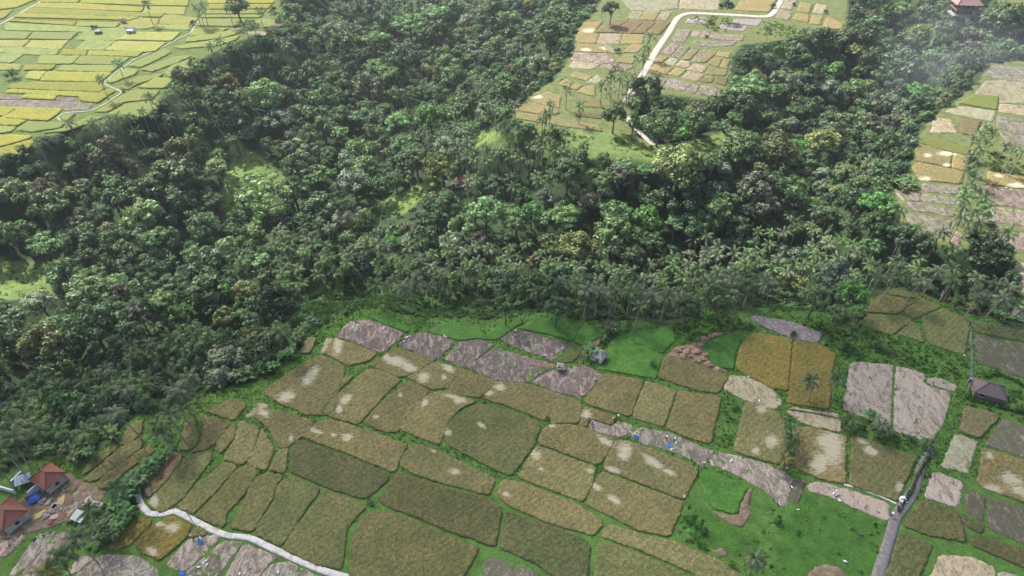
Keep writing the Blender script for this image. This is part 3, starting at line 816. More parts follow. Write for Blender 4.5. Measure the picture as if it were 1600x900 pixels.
# a strip that follows a line of pixels; width in metres
def strip(name, pix, width, mat, z=.09, label='', thick=.0):
    pts = [Vector(unproject(x, y)) for x, y in pix]; out = []
    for i in range(len(pts) - 1):
        n = max(1, int((pts[i + 1] - pts[i]).length / 2.0))
        p0 = pts[max(i - 1, 0)]; p1 = pts[i]; p2 = pts[i + 1]; p3 = pts[min(i + 2, len(pts) - 1)]
        for k in range(n):
            t = k / n; out.append(.5 * ((2 * p1) + (p2 - p0) * t + (2 * p0 - 5 * p1 + 4 * p2 - p3) * t * t + (3 * p1 - p0 - 3 * p2 + p3) * t ** 3))
    out.append(pts[-1]); V = []; F = []
    ws = width if isinstance(width, (list, tuple)) else (width, width)
    for i, p in enumerate(out):
        d = (out[min(i + 1, len(out) - 1)] - out[max(i - 1, 0)]).normalized(); s = Vector((-d.y, d.x))
        w = ws[0] + (ws[1] - ws[0]) * i / max(1, len(out) - 1); w *= rnd.uniform(.94, 1.06)
        for a, zz in ((-.5, -.1), (-.5, z), (-.17, z + .02), (.17, z + .02), (.5, z), (.5, -.1)):
            V.append((p.x + s.x * w * a, p.y + s.y * w * a, zz))
    for i in range(len(out) - 1):
        for k in range(5): a = i * 6 + k; F.append((a, a + 6, a + 7, a + 1))
    o = link(name, np_mesh(name, V, F, [mat])); return tag(o, label, 'path' if 'road' not in name else 'road', kind='structure')
strip('footpath', parse('213,768 221,790 233,803 253,804 273,799 300,812 333,829 360,838 388,840 425,857 475,880 512,894 545,903 600,918 680,935'), 1.45, M['concrete'], .16, 'pale concrete footpath winding below the ripe plots beside the rubble yard')
strip('road', parse('1456,703 1441,728 1429,765 1415,783 1400,808 1393,831 1384,860 1370,905 1350,960'), (2.0, 2.7), M['asphalt'], .10, 'worn asphalt lane ending at the green bank between the fields')
strip('canal', parse('1436,762 1424,786 1407,808 1399,832 1390,862 1378,905 1362,955'), (.8, 1.0), M['canal'], .13, 'dark irrigation channel running along the asphalt lane')
strip('canal', parse('1512,612 1517,595 1519,560 1517,512 1522,504 1560,508 1640,520'), .65, M['canal'], .16, 'thin grey irrigation channel bending round the large olive plot')
strip('road', parse('978,162 984,150 1000,125 1013,103 1025,81 1035,66 1046,50 1055,34 1064,25 1080,21 1110,22 1150,24 1197,26 1209,20 1216,10 1222,-2 1232,-30'), (3.8, 3.4), M['dirtroad'], .12, 'white gravel road crossing the sunlit plots beyond the wood')
strip('road', parse('975,172 984,190 996,203 1006,213 1021,227'), (2.6, 1.8), M['dirtroad'], .12, 'pale track coming down out of the palms to the clearing')
strip('footpath', parse('-8,42 20,28 43,14 66,1 90,-16'), 1.5, M['farpath'], .14, 'grey farm path at the far corner of the yellow terraces')
strip('footpath', parse('311,33 304,42 297,52 280,60 258,72 237,81 212,92 199,101 188,109 176,117 165,127 163,131 175,137 190,144 180,152 165,162 145,172 125,175 100,177 90,183 96,189'), .9, M['farpath'], .14, 'grey farm path with a narrow channel through the yellow terraces')
strip('canal', parse('1318,757 1345,764 1372,774 1400,787'), .5, M['concrete'], .12, 'narrow pale irrigation ditch between golden plot and stubble strip')
# ------------------------------------------------------------------ plants
def leaf_quads(C, N, size, q, aspect=.6):
    """diamond leaves at centres C facing N; returns V (n*4,3)"""
    n = len(C); t = q.normal(size=(n, 3)); t -= (t * N).sum(1, keepdims=True) * N
    t /= np.linalg.norm(t, axis=1, keepdims=True) + 1e-9; b = np.cross(N, t)
    s = (size * q.uniform(.7, 1.35, n))[:, None]
    V = np.stack([C - t * s, C - b * s * aspect, C + t * s, C + b * s * aspect], 1)
    V[:, 0] -= N * s * .15; V[:, 2] -= N * s * .15
    return V.reshape(-1, 3)
def crown(seed, form, leaves=1100, size=.34):
    """unit crown of about 1 m radius centred on the origin; V, F, lc"""
    q = np.random.default_rng(seed); blobs = []
    if form == 'b':
        nb = 34; r0 = .30
        for i in range(nb):
            th = math.acos(1 - q.uniform(0, 1.45)); ph = q.uniform(0, 2 * math.pi); rr = q.uniform(.55, .86)
            blobs.append((rr * math.sin(th) * math.cos(ph), rr * math.sin(th) * math.sin(ph), .78 * rr * math.cos(th), r0 * q.uniform(.65, 1.25), .8))
    elif form == 'u':
        nb = 30
        for i in range(nb):
            ph = q.uniform(0, 2 * math.pi); rr = math.sqrt(q.uniform(0, 1)) * .85; lay = q.choice([.28, .1, -.12])
            blobs.append((rr * math.cos(ph), rr * math.sin(ph), lay - rr * rr * .18, .26 * q.uniform(.7, 1.2), .28))
    elif form == 't':
        nb = 26
        for i in range(nb):
            z = q.uniform(-.9, 1.05); w = .62 * math.sqrt(max(.05, 1 - (z * .85) ** 2)); ph = q.uniform(0, 2 * math.pi); rr = w * q.uniform(.4, 1)
            blobs.append((rr * math.cos(ph), rr * math.sin(ph), z, .26 * q.uniform(.6, 1.2), .85))
    else:
        nb = 12
        for i in range(nb):
            ph = q.uniform(0, 2 * math.pi); rr = q.uniform(.1, .75); z = q.uniform(.0, .65) * (1 - rr * .6)
            blobs.append((rr * math.cos(ph), rr * math.sin(ph), z, .38 * q.uniform(.6, 1.2), .8))
    lean = q.normal(0, .10, 2); Vs = []; L = []; per = leaves // nb
    for x, y, z, r, fl in blobs:
        d = q.normal(size=(per, 3)); d[:, 2] = np.where(d[:, 2] < -.35, -d[:, 2], d[:, 2]); d /= np.linalg.norm(d, axis=1, keepdims=True)
        wob = (1 + .25 * np.sin(5 * d[:, :1] + seed) * np.cos(4 * d[:, 1:2]))
        C = np.array([x + lean[0] * z, y + lean[1] * z, z]) + d * r * wob * np.array([1, 1, fl]) * q.uniform(.72, 1.08, (per, 1))
        N = d * 1.0 + q.normal(0, .28, (per, 3)); N[:, 2] += .1; N /= np.linalg.norm(N, axis=1, keepdims=True)
        Vs.append(leaf_quads(C, N, size * (.25 if form != 's' else .32) , q)); L.append(np.repeat(np.full(per, q.uniform(.72, 1.32)) * q.uniform(.8, 1.2, per), 4))
    V = np.vstack(Vs); L = np.concatenate(L); F = np.arange(len(V)).reshape(-1, 4)
    warm = q.uniform(-.08, .08); lc = np.stack([L * (1 + warm), L, L * (1 - warm)], 1)
    return V, F, lc
CROWNS = {'b': [crown(s, 'b', 2600, .28) for s in range(1, 8)], 'u': [crown(s, 'u', 2000, .28) for s in range(20, 23)], 't': [crown(s, 't', 1600, .29) for s in range(30, 34)], 's': [crown(s, 's', 500, .26) for s in range(40, 45)]}
CROWNS_LO = {'b': [crown(s, 'b', 1300, .38) for s in range(51, 57)], 'u': [crown(s, 'u', 1100, .36) for s in range(60, 63)], 't': [crown(s, 't', 900, .40) for s in range(70, 73)], 's': [crown(s, 's', 110, .5) for s in range(80, 84)]}

def frond(q, L, elev, az, droop, nl, lw, ll):
    V = []; F = []; lc = []
    ca, sa = math.cos(az), math.sin(az); pts = []
    x = z = 0.0; a = elev
    seg = 6
    for i in range(seg + 1):
        pts.append((x, z, a)); x += math.cos(a) * L / seg; z += math.sin(a) * L / seg; a -= droop / seg * (1 + i * .28)
    def W(x, y, z): return (x * ca - y * sa, x * sa + y * ca, z)
    tone = q.uniform(.75, 1.25)
    for i in range(seg):   # the rib
        w = .07 * (1 - i / (seg + 1)); b = len(V)
        V += [W(pts[i][0], -w, pts[i][1]), W(pts[i][0], w, pts[i][1]), W(pts[i + 1][0], w * .8, pts[i + 1][1]), W(pts[i + 1][0], -w * .8, pts[i + 1][1])]
        F.append((b, b + 1, b + 2, b + 3)); lc += [(1.35, 1.25, 1.1)] * 4
    for k in range(nl):
        t = .14 + .86 * (k + .5) / nl; f = t * seg; i = min(int(f), seg - 1); u = f - i
        px = pts[i][0] * (1 - u) + pts[i + 1][0] * u; pz = pts[i][1] * (1 - u) + pts[i + 1][1] * u; aa = pts[i][2]
        l = ll * (math.sin(math.pi * min(1, t * .85 + .12)) ** .6) * q.uniform(.85, 1.1)
        for s in (-1, 1):
            hang = q.uniform(.35, .75); tx = px + l * .35 * math.cos(aa); ty = s * l * .85; tz = pz - l * hang
            b = len(V); dx = lw * math.cos(aa); dz = lw * math.sin(aa)
            V += [W(px - dx, 0, pz - dz), W(px + dx, 0, pz + dz), W(tx + dx * .4, ty, tz + dz * .4), W(tx - dx * .4, ty, tz - dz * .4)]
            F.append((b, b + 1, b + 2, b + 3)); c = tone * q.uniform(.8, 1.2); lc += [(c, c, c)] * 4
    return V, F, lc
def palm_crown(seed, nf=17, nl=15, lw=.11, ll=.82, L=4.1):
    q = random.Random(seed); V = []; F = []; lc = []
    for i in range(nf):
        e = R(72) - (i / nf) * R(95) + q.uniform(-.15, .15); az = i * 2.399 + q.uniform(-.25, .25)
        v, f, c = frond(q, L * q.uniform(.85, 1.1), e, az, R(62) + q.uniform(-.15, .3), nl, lw, ll)
        if i > nf - 3: c = [(a[0] * 1.45, a[1] * 1.1, a[2] * .85) for a in c]       # old fronds turn brown
        b = len(V); V += v; F += [tuple(b + k for k in t) for t in f]; lc += c
    b = len(V)
    for k in range(6):   # nuts and the heart of the crown
        a = k * 1.05; x, y, z = .22 * math.cos(a), .22 * math.sin(a), -.18; s = .17
        b = len(V); V += [(x - s, y, z), (x, y - s, z - s * .6), (x + s, y, z), (x, y + s, z + s * .6)]; F.append((b, b + 1, b + 2, b + 3)); lc += [(1.1, 1.0, .7)] * 4
    return np.array(V), np.array(F), np.array(lc)
PALMC = [palm_crown(s) for s in (101, 102, 103, 104, 105)]; PALMC_LO = [palm_crown(s, 14, 9, .17, .85) for s in (111, 112, 113)]

def trunk_arrays(h, r0, r1, bend, seed, n=6, seg=5, forks=0, spread=1.0):
    """V, F (quads) of a tapered, slightly curved trunk whose top is at (bend, 0, h)"""
    m = MB(); q = random.Random(seed)
    pts = [(bend * (i / seg) ** 1.6, q.uniform(-.06, .06), h * i / seg - (.6 if i == 0 else 0)) for i in range(seg + 1)]
    m.tube(pts, [r0 + (r1 - r0) * (i / seg) ** .7 for i in range(seg + 1)], n, cap=False)
    for k in range(forks):
        a = 2 * math.pi * k / max(1, forks) + q.uniform(-.4, .4); b = spread * q.uniform(.5, .8); z0 = h * q.uniform(.5, .72); x0 = bend * (z0 / h) ** 1.6
        m.tube([(x0, 0, z0), (x0 + math.cos(a) * b * .5, math.sin(a) * b * .5, z0 + h * .18), (x0 + math.cos(a) * b, math.sin(a) * b, z0 + h * .42)], [r1 * 1.0, r1 * .7, r1 * .3], 5, cap=False)
    return np.array(m.v), np.array(m.f)

TONES = {'dark': (.056, .104, .048), 'mid': (.088, .150, .060), 'grey': (.140, .182, .118), 'olive': (.150, .188, .075), 'bright': (.088, .200, .050), 'light': (.145, .230, .100),
         'yellow': (.140, .165, .055), 'brown': (.150, .158, .098), 'pale': (.22, .30, .16)}
TONEWORD = {'dark': 'dark green', 'mid': 'mid green', 'grey': 'grey-green', 'olive': 'olive green', 'bright': 'bright green', 'light': 'light green', 'yellow': 'yellow-green', 'brown': 'brownish', 'pale': 'pale green'}
PALMTONE = {'green': (.080, .138, .050), 'grey': (.118, .155, .088), 'yellow': (.150, .150, .045)}

forest = []   # dict(kind, x, y, z, h, r, tone, form, sd, auto)
def crown_px(t):
    px, py, d = project(t['x'], t['y'], t['z'] + t['h']); return float(px), float(py), float(d)
seen = []
# palms placed on their crowns
for (ox, oy, s), txt in PALMS.items():
    for x, y in parse(txt):
        px = ox + x / s; py = oy + y / s
        if any(abs(px - a) < 5 and abs(py - b) < 5 for a, b in seen): continue
        seen.append((px, py))
        small = (px, py) in [] or (1200 < px < 1330 and 645 < py < 730) or (px > 1330 and 640 < py < 690 and px < 1390)
        h = rnd.uniform(3.5, 5) if small else rnd.uniform(8.5, 12)
        if 1255 < px < 1320 and 580 < py < 605: h = 7.5
        if px > 1160 and py > 850 and px < 1200: h = 8.0
        x0, y0 = land(px, py, h)
        tone = 'yellow' if (1215 < px < 1232 and py > 705 and py < 730) or (py > 810 and px < 100 and rnd.random() < .4) else rnd.choice(['green', 'green', 'grey'])
        r = rnd.uniform(.82, 1.05) * (.78 if small else 1)
        if py < 60: r *= 1.05
        forest.append(dict(kind='p', x=x0, y=y0, z=float(ground(x0, y0)), h=h, r=r, tone=tone, sd=rnd.randrange(99), px=px, py=py, form='p'))
for px, py, rp, tone, form in TREES:
    if rp == 0: continue
    h = {'b': 9, 'u': 12, 't': 9, 's': .3}[form]
    x0, y0 = land(px, py, h); d = float(project(x0, y0, ground(x0, y0) + h)[2]); r = rp * d / FPX
    if form in 'bu' : h = max(h, r * 1.15)
    if form == 's': h = r * .25
    forest.append(dict(kind='s' if form == 's' else 'b', x=x0, y=y0, z=float(ground(x0, y0)), h=h, r=r, tone=tone, sd=rnd.randrange(99), px=px, py=py, form=form))
hand = [(t['x'], t['y'], t['r'] * (3.0 if t['kind'] == 'p' else 1)) for t in forest if t['kind'] != 's']
# the wood: scattered, with more palms where the photograph has them
flatmask = flat.astype(float)
def blocked(x, y, m=0.0):
    return grid_at(dist, x, y) < m
PALMZ = [('430,370 700,385 1000,390 1500,380 1560,450 1300,470 1000,500 850,470 640,440 430,460', .55), ('700,190 900,200 950,280 700,300', .6), ('560,150 800,130 800,240 560,230', .3),
         ('320,20 470,10 480,120 330,130', .5), ('180,150 330,140 330,190 60,230', .5), ('0,600 200,590 300,590 200,680 0,730', .22), ('1080,340 1400,300 1400,470 1080,480', .35), ('430,0 560,0 540,110 430,110', .3), ('1330,120 1600,40 1600,90 1450,220', .2)]
PALMZ = [(parse(a), b) for a, b in PALMZ]
cells = {}
def ok_sp(x, y, r):
    c = (int(x // 8), int(y // 8))
    for i in range(-2, 3):
        for j in range(-2, 3):
            for a, b, s in cells.get((c[0] + i, c[1] + j), ()):
                if (a - x) ** 2 + (b - y) ** 2 < ((r + s) * .66) ** 2: return False
    cells.setdefault(c, []).append((x, y, r)); return True
for a, b, r in hand:
    cells.setdefault((int(a // 8), int(b // 8)), []).append((a, b, r * .75))
cand = rng.uniform(0, 1, (26000, 4))
for u, v, w, s_ in cand:
    y = 60 + v * 440; x = (u - .5) * 2 * (y * .78 + 110)
    d = float(grid_at(dist, x, y))
    if d < 3.5: continue
    z = float(ground(x, y))
    px, py, dep = project(x, y, z); px = float(px); py = float(py)
    if px < -120 or px > 1720 or py < -60 or py > 960: continue
    pz0, pz1, _ = project(x, y, z + 1)
    if any(bool(inside(p, np.array([px]), np.array([py]))[0]) for _, p in clear): continue
    cx_, cy_, _ = project(x, y, z + 9)
    tx_, ty_, _ = project(x, y, z + 11)
    if any(k == 'y' and bool(inside(p, np.array([float(tx_), float(cx_), float(cx_) - 12, float(cx_) + 12]), np.array([float(ty_), float(cy_) + 8, float(cy_), float(cy_)])).any()) for k, p in clear): continue
    isp = any(w < pr and bool(inside(p, np.array([float(cx_)]), np.array([float(cy_)]))[0]) for p, pr in PALMZ)
    if isp: r = 3.0
    elif d < 20 and py > 395 and 430 < px < 1180: continue
    else: r = 2.7 + 6.9 * s_ ** 1.7
    if d < 8: r = min(r, 3.6)
    if not ok_sp(x, y, r): continue
    if isp:
        forest.append(dict(kind='p', x=x, y=y, z=z, h=rnd.uniform(8, 12), r=rnd.uniform(.85, 1.05), tone=rnd.choice(['green', 'green', 'grey']), sd=rnd.randrange(99), form='p'))
    else:
        big = math.sin(x * .045 + 1.3) * math.cos(y * .05 + x * .013)
        tone = rnd.choices(['dark', 'mid', 'grey', 'olive', 'bright', 'light', 'yellow', 'brown'], [30, 34, 12 + 8 * big, 8, 5 + 3 * big, 6 - 3 * big, 3, 5])[0]
        form = rnd.choices(['b', 't', 'u'], [72, 20, 8])[0]
        if form == 'u': r = max(r, 4.5); tone = rnd.choice(['light', 'mid', 'light'])
        h = (r * 1.05 + 1.2 + rnd.uniform(0, 3)) if form != 't' else rnd.uniform(5.5, 9)
        if form == 'u': h += 3
        if d < 9: h = r * .8
        if form == 't': r = r * 1.15
        forest.append(dict(kind='b', x=x, y=y, z=z, h=h, r=r, tone=tone, sd=rnd.randrange(99), form=form))
for t in forest:
    t['px'], t['py'], t['d'] = crown_px(t)
    t['vis'] = -10 < t['px'] < 1610 and -8 < t['py'] < 908
    t['size'] = (t['r'] * (3.4 if t['kind'] == 'p' else 1)) / t['d']
print('FOREST', sum(t['kind'] == 'p' for t in forest), sum(t['kind'] == 'b' for t in forest), 'visible', sum(t['kind'] == 'p' and t['vis'] for t in forest), sum(t['kind'] == 'b' and t['vis'] for t in forest))

# ------------------------------------------------------------------ names for places, used in the labels
MARKS = [(100, 90, 'on the far yellow terraces'), (300, 120, 'beside the far yellow terraces'), (70, 240, 'along the lower rim of the yellow terraces'), (200, 185, 'below the yellow terraces'), (60, 320, 'in the wood under the yellow terraces'),
 (230, 330, 'in the steep wood west of the terraced lawn'), (400, 270, 'around the sunlit terraced lawn'), (380, 170, 'in the shady gorge above the lawn'), (440, 60, 'at the head of the gorge by yellow plots'), (580, 80, 'in the hazy upper gorge'),
 (730, 60, 'in the hazy wood before the gravel road plots'), (850, 60, 'at the edge of the gravel road plots'), (700, 160, 'in the gorge wood below the haze'), (560, 210, 'in the mid gorge wood'), (760, 250, 'on the palm ridge above the river gorge'),
 (600, 320, 'in the gorge wood beside the ridge'), (850, 330, 'in the dense middle wood'), (960, 150, 'beside the white gravel road'), (1040, 190, 'round the end of the gravel road'), (1060, 270, 'by the grey tin-roofed house'), (1190, 220, 'in the wood right of the tin-roofed house'),
 (1130, 360, 'in the wood below the tin-roofed house'), (1300, 60, 'in the upper wood near the big pavilion'), (1500, 70, 'by the big two-storey pavilion'), (1380, 150, 'beside the bright flat-topped tree'), (1300, 230, 'in the wood facing the right-hand stubble plots'),
 (1300, 350, 'between the middle wood and the stubble plots'), (1510, 260, 'in the palm row between the right-hand plots'), (1560, 400, 'by the large dark tree at the plots'), (1440, 430, 'above the olive-coloured plots'), (1250, 440, 'above the mauve tilled bed'),
 (1090, 440, 'above the reddish eroded bank'), (950, 450, 'above the small grey farm hut'), (800, 430, 'in the palm belt above bright green plots'), (620, 420, 'in the palm belt above mauve stubble plots'), (470, 400, 'at the start of the palm belt'), (480, 500, 'beside the first mauve stubble plot'),
 (330, 420, 'in the dark wood below the lawn'), (330, 540, 'in the wood beside the narrow terraces'), (200, 440, 'in the wood below the sunlit clearing'), (60, 430, 'by the sunlit clearing'), (60, 530, 'in the dark wood under the clearing'), (200, 560, 'on the lower wooded slope'),
 (50, 650, 'above the red-tiled houses'), (160, 650, 'above the banana grove'), (260, 640, 'by the narrow ripe terraces'), (170, 800, 'by the rubble yard'), (90, 870, 'beside the lowest stubble plots'), (1230, 690, 'in the row across the flattened rice'), (1280, 600, 'over the golden orange plot'),
 (1370, 665, 'between pink stubble and golden plot'), (1180, 870, 'on the lower green meadow'), (1300, 830, 'on the bright green meadow'), (1570, 620, 'beside the dark-roofed hut'), (580, 780, 'at the crossing of the grassy banks'), (860, 655, 'at the fork of the grassy banks'), (1100, 830, 'at the meadow edge by ripe rice'),
 (940, 530, 'beside the small grey farm hut'), (1340, 540, 'in the vine-covered bank'), (600, 650, 'among the long ripe plots'), (900, 720, 'among the streaked ripe plots'), (450, 780, 'above the concrete footpath'), (1480, 780, 'beside the asphalt lane'), (350, 870, 'below the concrete footpath'), (1150, 590, 'by the round pale plot'), (1000, 660, 'by the harvest workers')]
def place_word(px, py):
    return min(MARKS, key=lambda m: (m[0] - px) ** 2 + ((m[1] - py) * 1.3) ** 2)[2]
ORD = 'first second third fourth fifth sixth seventh eighth ninth tenth eleventh twelfth thirteenth fourteenth fifteenth sixteenth seventeenth eighteenth nineteenth twentieth'.split()
def ordw(i):
    if i < 20: return ORD[i]
    t = ['', '', 'twenty', 'thirty', 'forty', 'fifty', 'sixty', 'seventy'][(i + 1) // 10]; r = (i + 1) % 10
    return t + '-' + ORD[r - 1] if r else t[:-1] + 'ieth'
def label_all(items):
    """items: (object, look, px, py, category, group, kind)"""
    g = {}
    for it in items: g.setdefault((it[1], place_word(it[2], it[3])), []).append(it)
    for (look, where), L in g.items():
        L.sort(key=lambda a: a[2])
        for i, it in enumerate(L):
            lab = look + ' ' + where
            if len(L) == 2: lab += ', ' + ('further left' if i == 0 else 'further right')
            elif len(L) > 2: lab += ', ' + ordw(i) + ' from left'
            tag(it[0], lab, it[4], it[5], it[6])
label_all([(o, 'plot of ' + w if not w.startswith('bare') else 'patch of ' + w, cx, cy, 'field', 'farm plots between grassy banks', 'structure') for o, w, cx, cy in made_fields])

# ------------------------------------------------------------------ the plants as objects
crown_me = {k: [np_mesh('crown', V, F, [M['leaf'] if k != 's' else M['shrubleaf']], {'lc': lc}) for V, F, lc in L] for k, L in CROWNS.items()}
palm_me = [np_mesh('crown', V, F, [M['palmleaf']], {'lc': lc}) for V, F, lc in PALMC]
tr_palm = [trunk_arrays(10, .24, .13, b, 5 + i, 6, 6) for i, b in enumerate((.3, 1.2, 2.2, .8))]
tr_palm_me = [np_mesh('trunk', V, F, [M['palebark']], smooth=True) for V, F in tr_palm]
tr_tree = [trunk_arrays(8, .34, .2, b, 50 + i, 6, 4, 4, 3.0) for i, b in enumerate((.2, .6, -.4))]
tr_tree_me = [np_mesh('trunk', V, F, [M['bark']], smooth=True) for i, (V, F) in enumerate(tr_tree)]
labels = []; stuff = {'p': [], 'b': []}
cnt = {'p': 0, 'b': 0, 's': 0}
SIZEW = lambda t: '' 
for t in sorted(forest, key=lambda a: -a['size']):
    k = t['kind']; lim = 300
    if not t['vis'] or cnt[k] >= (295 if k != 's' else 200):
        if k in stuff: stuff[k].append(t)
        continue
    cnt[k] += 1; nm = {'p': 'coconut_palm', 'b': 'broadleaf_tree', 's': 'shrub'}[k]
    root = link(nm, None); root.location = (t['x'], t['y'], t['z']); rz = rnd.uniform(0, 6.28)
    root.rotation_euler[2] = rz
    if k == 'p':
        i = t['sd'] % 4; bx = (.3, 1.2, 2.2, .8)[i]
        bend = bx * t['h'] / 10; root.location.x -= bend * math.cos(rz); root.location.y -= bend * math.sin(rz)
        tr = link('trunk', tr_palm_me[i], root); tr.scale = (t['h'] / 10, 1, t['h'] / 10)
        c = link('crown', palm_me[t['sd'] % 5], root); c.location = (bend, 0, t['h']); c.scale = (t['r'],) * 3
        tl = rnd.uniform(.8, 1.25); c.color = tuple(a * tl for a in PALMTONE[t['tone']]) + (1,); c.rotation_euler = (rnd.uniform(-.08, .08), rnd.uniform(-.08, .08), 0)
        look = {'green': 'green coconut palm', 'grey': 'greyish coconut palm', 'yellow': 'yellowish coconut palm'}[t['tone']]
        labels.append((root, look, t['px'], t['py'], 'palm tree', 'coconut palms in the wood and fields', None))
    else:
        c = link('crown' if k == 'b' else 'foliage', crown_me[t['form']][t['sd'] % len(crown_me[t['form']])], root)
        c.location = (0, 0, t['h']); s = t['r']; c.scale = (s * rnd.uniform(.92, 1.08), s * rnd.uniform(.92, 1.08), s * (rnd.uniform(.85, 1.1) if t['form'] != 't' else 1.0))
        tl = rnd.uniform(.62, 1.35); c.color = tuple(a * tl for a in TONES[t['tone']]) + (1,)
        if k == 'b':
            tr = link('trunk', tr_tree_me[t['sd'] % 3], root); tr.scale = (s / 4.2, s / 4.2, t['h'] / 8)
            form = {'b': 'rounded tree', 'u': 'flat-topped tree', 't': 'narrow tree'}[t['form']]
            labels.append((root, TONEWORD[t['tone']] + ' ' + form, t['px'], t['py'], 'tree', 'broadleaf trees of the gorge wood', None))
        else:
            st = link('stem', tr_tree_me[0], root); st.scale = (.08, .08, max(.05, t['r'] / 14))
            labels.append((root, ('small ' if t['r'] < 1 else '') + TONEWORD[t['tone']] + ' shrub', t['px'], t['py'], 'shrub', 'shrubs on the banks and in the fields', None))
label_all(labels)
def joined(name, L, label, cat):
    VV = []; FF = []; CC = []; MI = []; off = 0
    for t in L:
        a = rnd.uniform(0, 6.28); c_, s_ = math.cos(a), math.sin(a)
        if t['kind'] == 'p':
            V, F, lc = PALMC_LO[t['sd'] % 3]; sc_ = np.array([t['r']] * 3); col = PALMTONE[t['tone']]; TV, TF = tr_palm[0]; ts = np.array([1, 1, t['h'] / 10]); bend = .3
        else:
            P = CROWNS_LO[t['form']]; V, F, lc = P[t['sd'] % len(P)]; sc_ = np.array([t['r']] * 3); col = TONES[t['tone']]; TV, TF = tr_tree[t['sd'] % 3]; ts = np.array([t['r'] / 4.2, t['r'] / 4.2, t['h'] / 8]); bend = 0
        Rm = np.array([[c_, s_, 0], [-s_, c_, 0], [0, 0, 1]]); tl = rnd.uniform(.62, 1.35)
        W = (V * sc_) @ Rm + (t['x'], t['y'], t['z'] + t['h']); VV.append(W); FF.append(F + off); off += len(W); CC.append(lc * np.array(col) * tl); MI.append(np.zeros(len(F), np.int32))
        if t['size'] > .012 or t['kind'] == 'p':
            W = (TV * ts) @ Rm + (t['x'], t['y'], t['z']); VV.append(W); FF.append(TF + off); off += len(W); CC.append(np.ones((len(W), 3))); MI.append(np.full(len(TF), 1 if t['kind'] == 'p' else 2, np.int32))
    o = link(name, np_mesh(name, np.vstack(VV), np.vstack(FF), [M['palmleaf'] if L[0]['kind'] == 'p' else M['leaf'], M['palebark'], M['bark']], {'lc': np.vstack(CC)}, midx=np.concatenate(MI)))
    o.color = (1, 1, 1, 1); return tag(o, label, cat, kind='stuff')
if stuff['b']: joined('woods', stuff['b'], 'mass of farther broadleaf trees filling the gorge', 'woods')
if stuff['p']: joined('palm_woods', stuff['p'], 'mass of farther coconut palms mixed into the wood', 'woods')

# bananas
def banana_mesh(seed):
    q = random.Random(seed); m = MB(); lc = []
    V = []; F = []; LC = []
    for st in range(2 if seed % 2 else 3):
        ox, oy = q.uniform(-.7, .7), q.uniform(-.7, .7); hh = q.uniform(1.2, 2.0)
        for i in range(7):
            az = i * 2.4 + q.uniform(-.3, .3); L = q.uniform(1.5, 2.1); e = R(q.uniform(35, 75)); x = z = 0.; a = e; pts = []
            for k in range(5): pts.append((x, z)); x += math.cos(a) * L / 4; z += math.sin(a) * L / 4; a -= R(26)
            c = q.uniform(.8, 1.4)
            for k in range(4):
                w0 = .34 * math.sin(math.pi * (.12 + .8 * k / 4)); w1 = .34 * math.sin(math.pi * (.12 + .8 * (k + 1) / 4))
                for s in (-1, 1):
                    b = len(V)
                    for (xx, yy, zz) in ((pts[k][0], 0, pts[k][1]), (pts[k + 1][0], 0, pts[k + 1][1]), (pts[k + 1][0], s * w1, pts[k + 1][1] - .08), (pts[k][0], s * w0, pts[k][1] - .08)):
                        V.append((ox + xx * math.cos(az) - yy * math.sin(az), oy + xx * math.sin(az) + yy * math.cos(az), hh + zz)); LC.append((c, c, c))
                    F.append((b, b + 1, b + 2, b + 3))
    return np_mesh('leaves', V, F, [M['palmleaf']], {'lc': np.array(LC)})
ban = [banana_mesh(s) for s in (1, 2, 3, 4)]
bstem = trunk_arrays(1.9, .16, .1, .1, 3, 6, 3); bstem_me = np_mesh('stem', bstem[0], bstem[1], [M['bark']])
labels = []
for i, (px, py) in enumerate(parse(BANANAS)):
    x, y = land(px, py, 1.5); r = link('banana_plant', None); r.location = (x, y, float(ground(x, y))); r.rotation_euler[2] = rnd.uniform(0, 6.28); s = rnd.uniform(.95, 1.35); r.scale = (s, s, s)
    c = link('leaves', ban[i % 4], r); c.color = tuple(a * rnd.uniform(.8, 1.2) for a in (.085, .165, .055)) + (1,); link('stem', bstem_me, r)
    labels.append((r, 'broad-leaved banana plant', px, py, 'banana plant', 'banana plants at the wood edge', None))
label_all(labels)

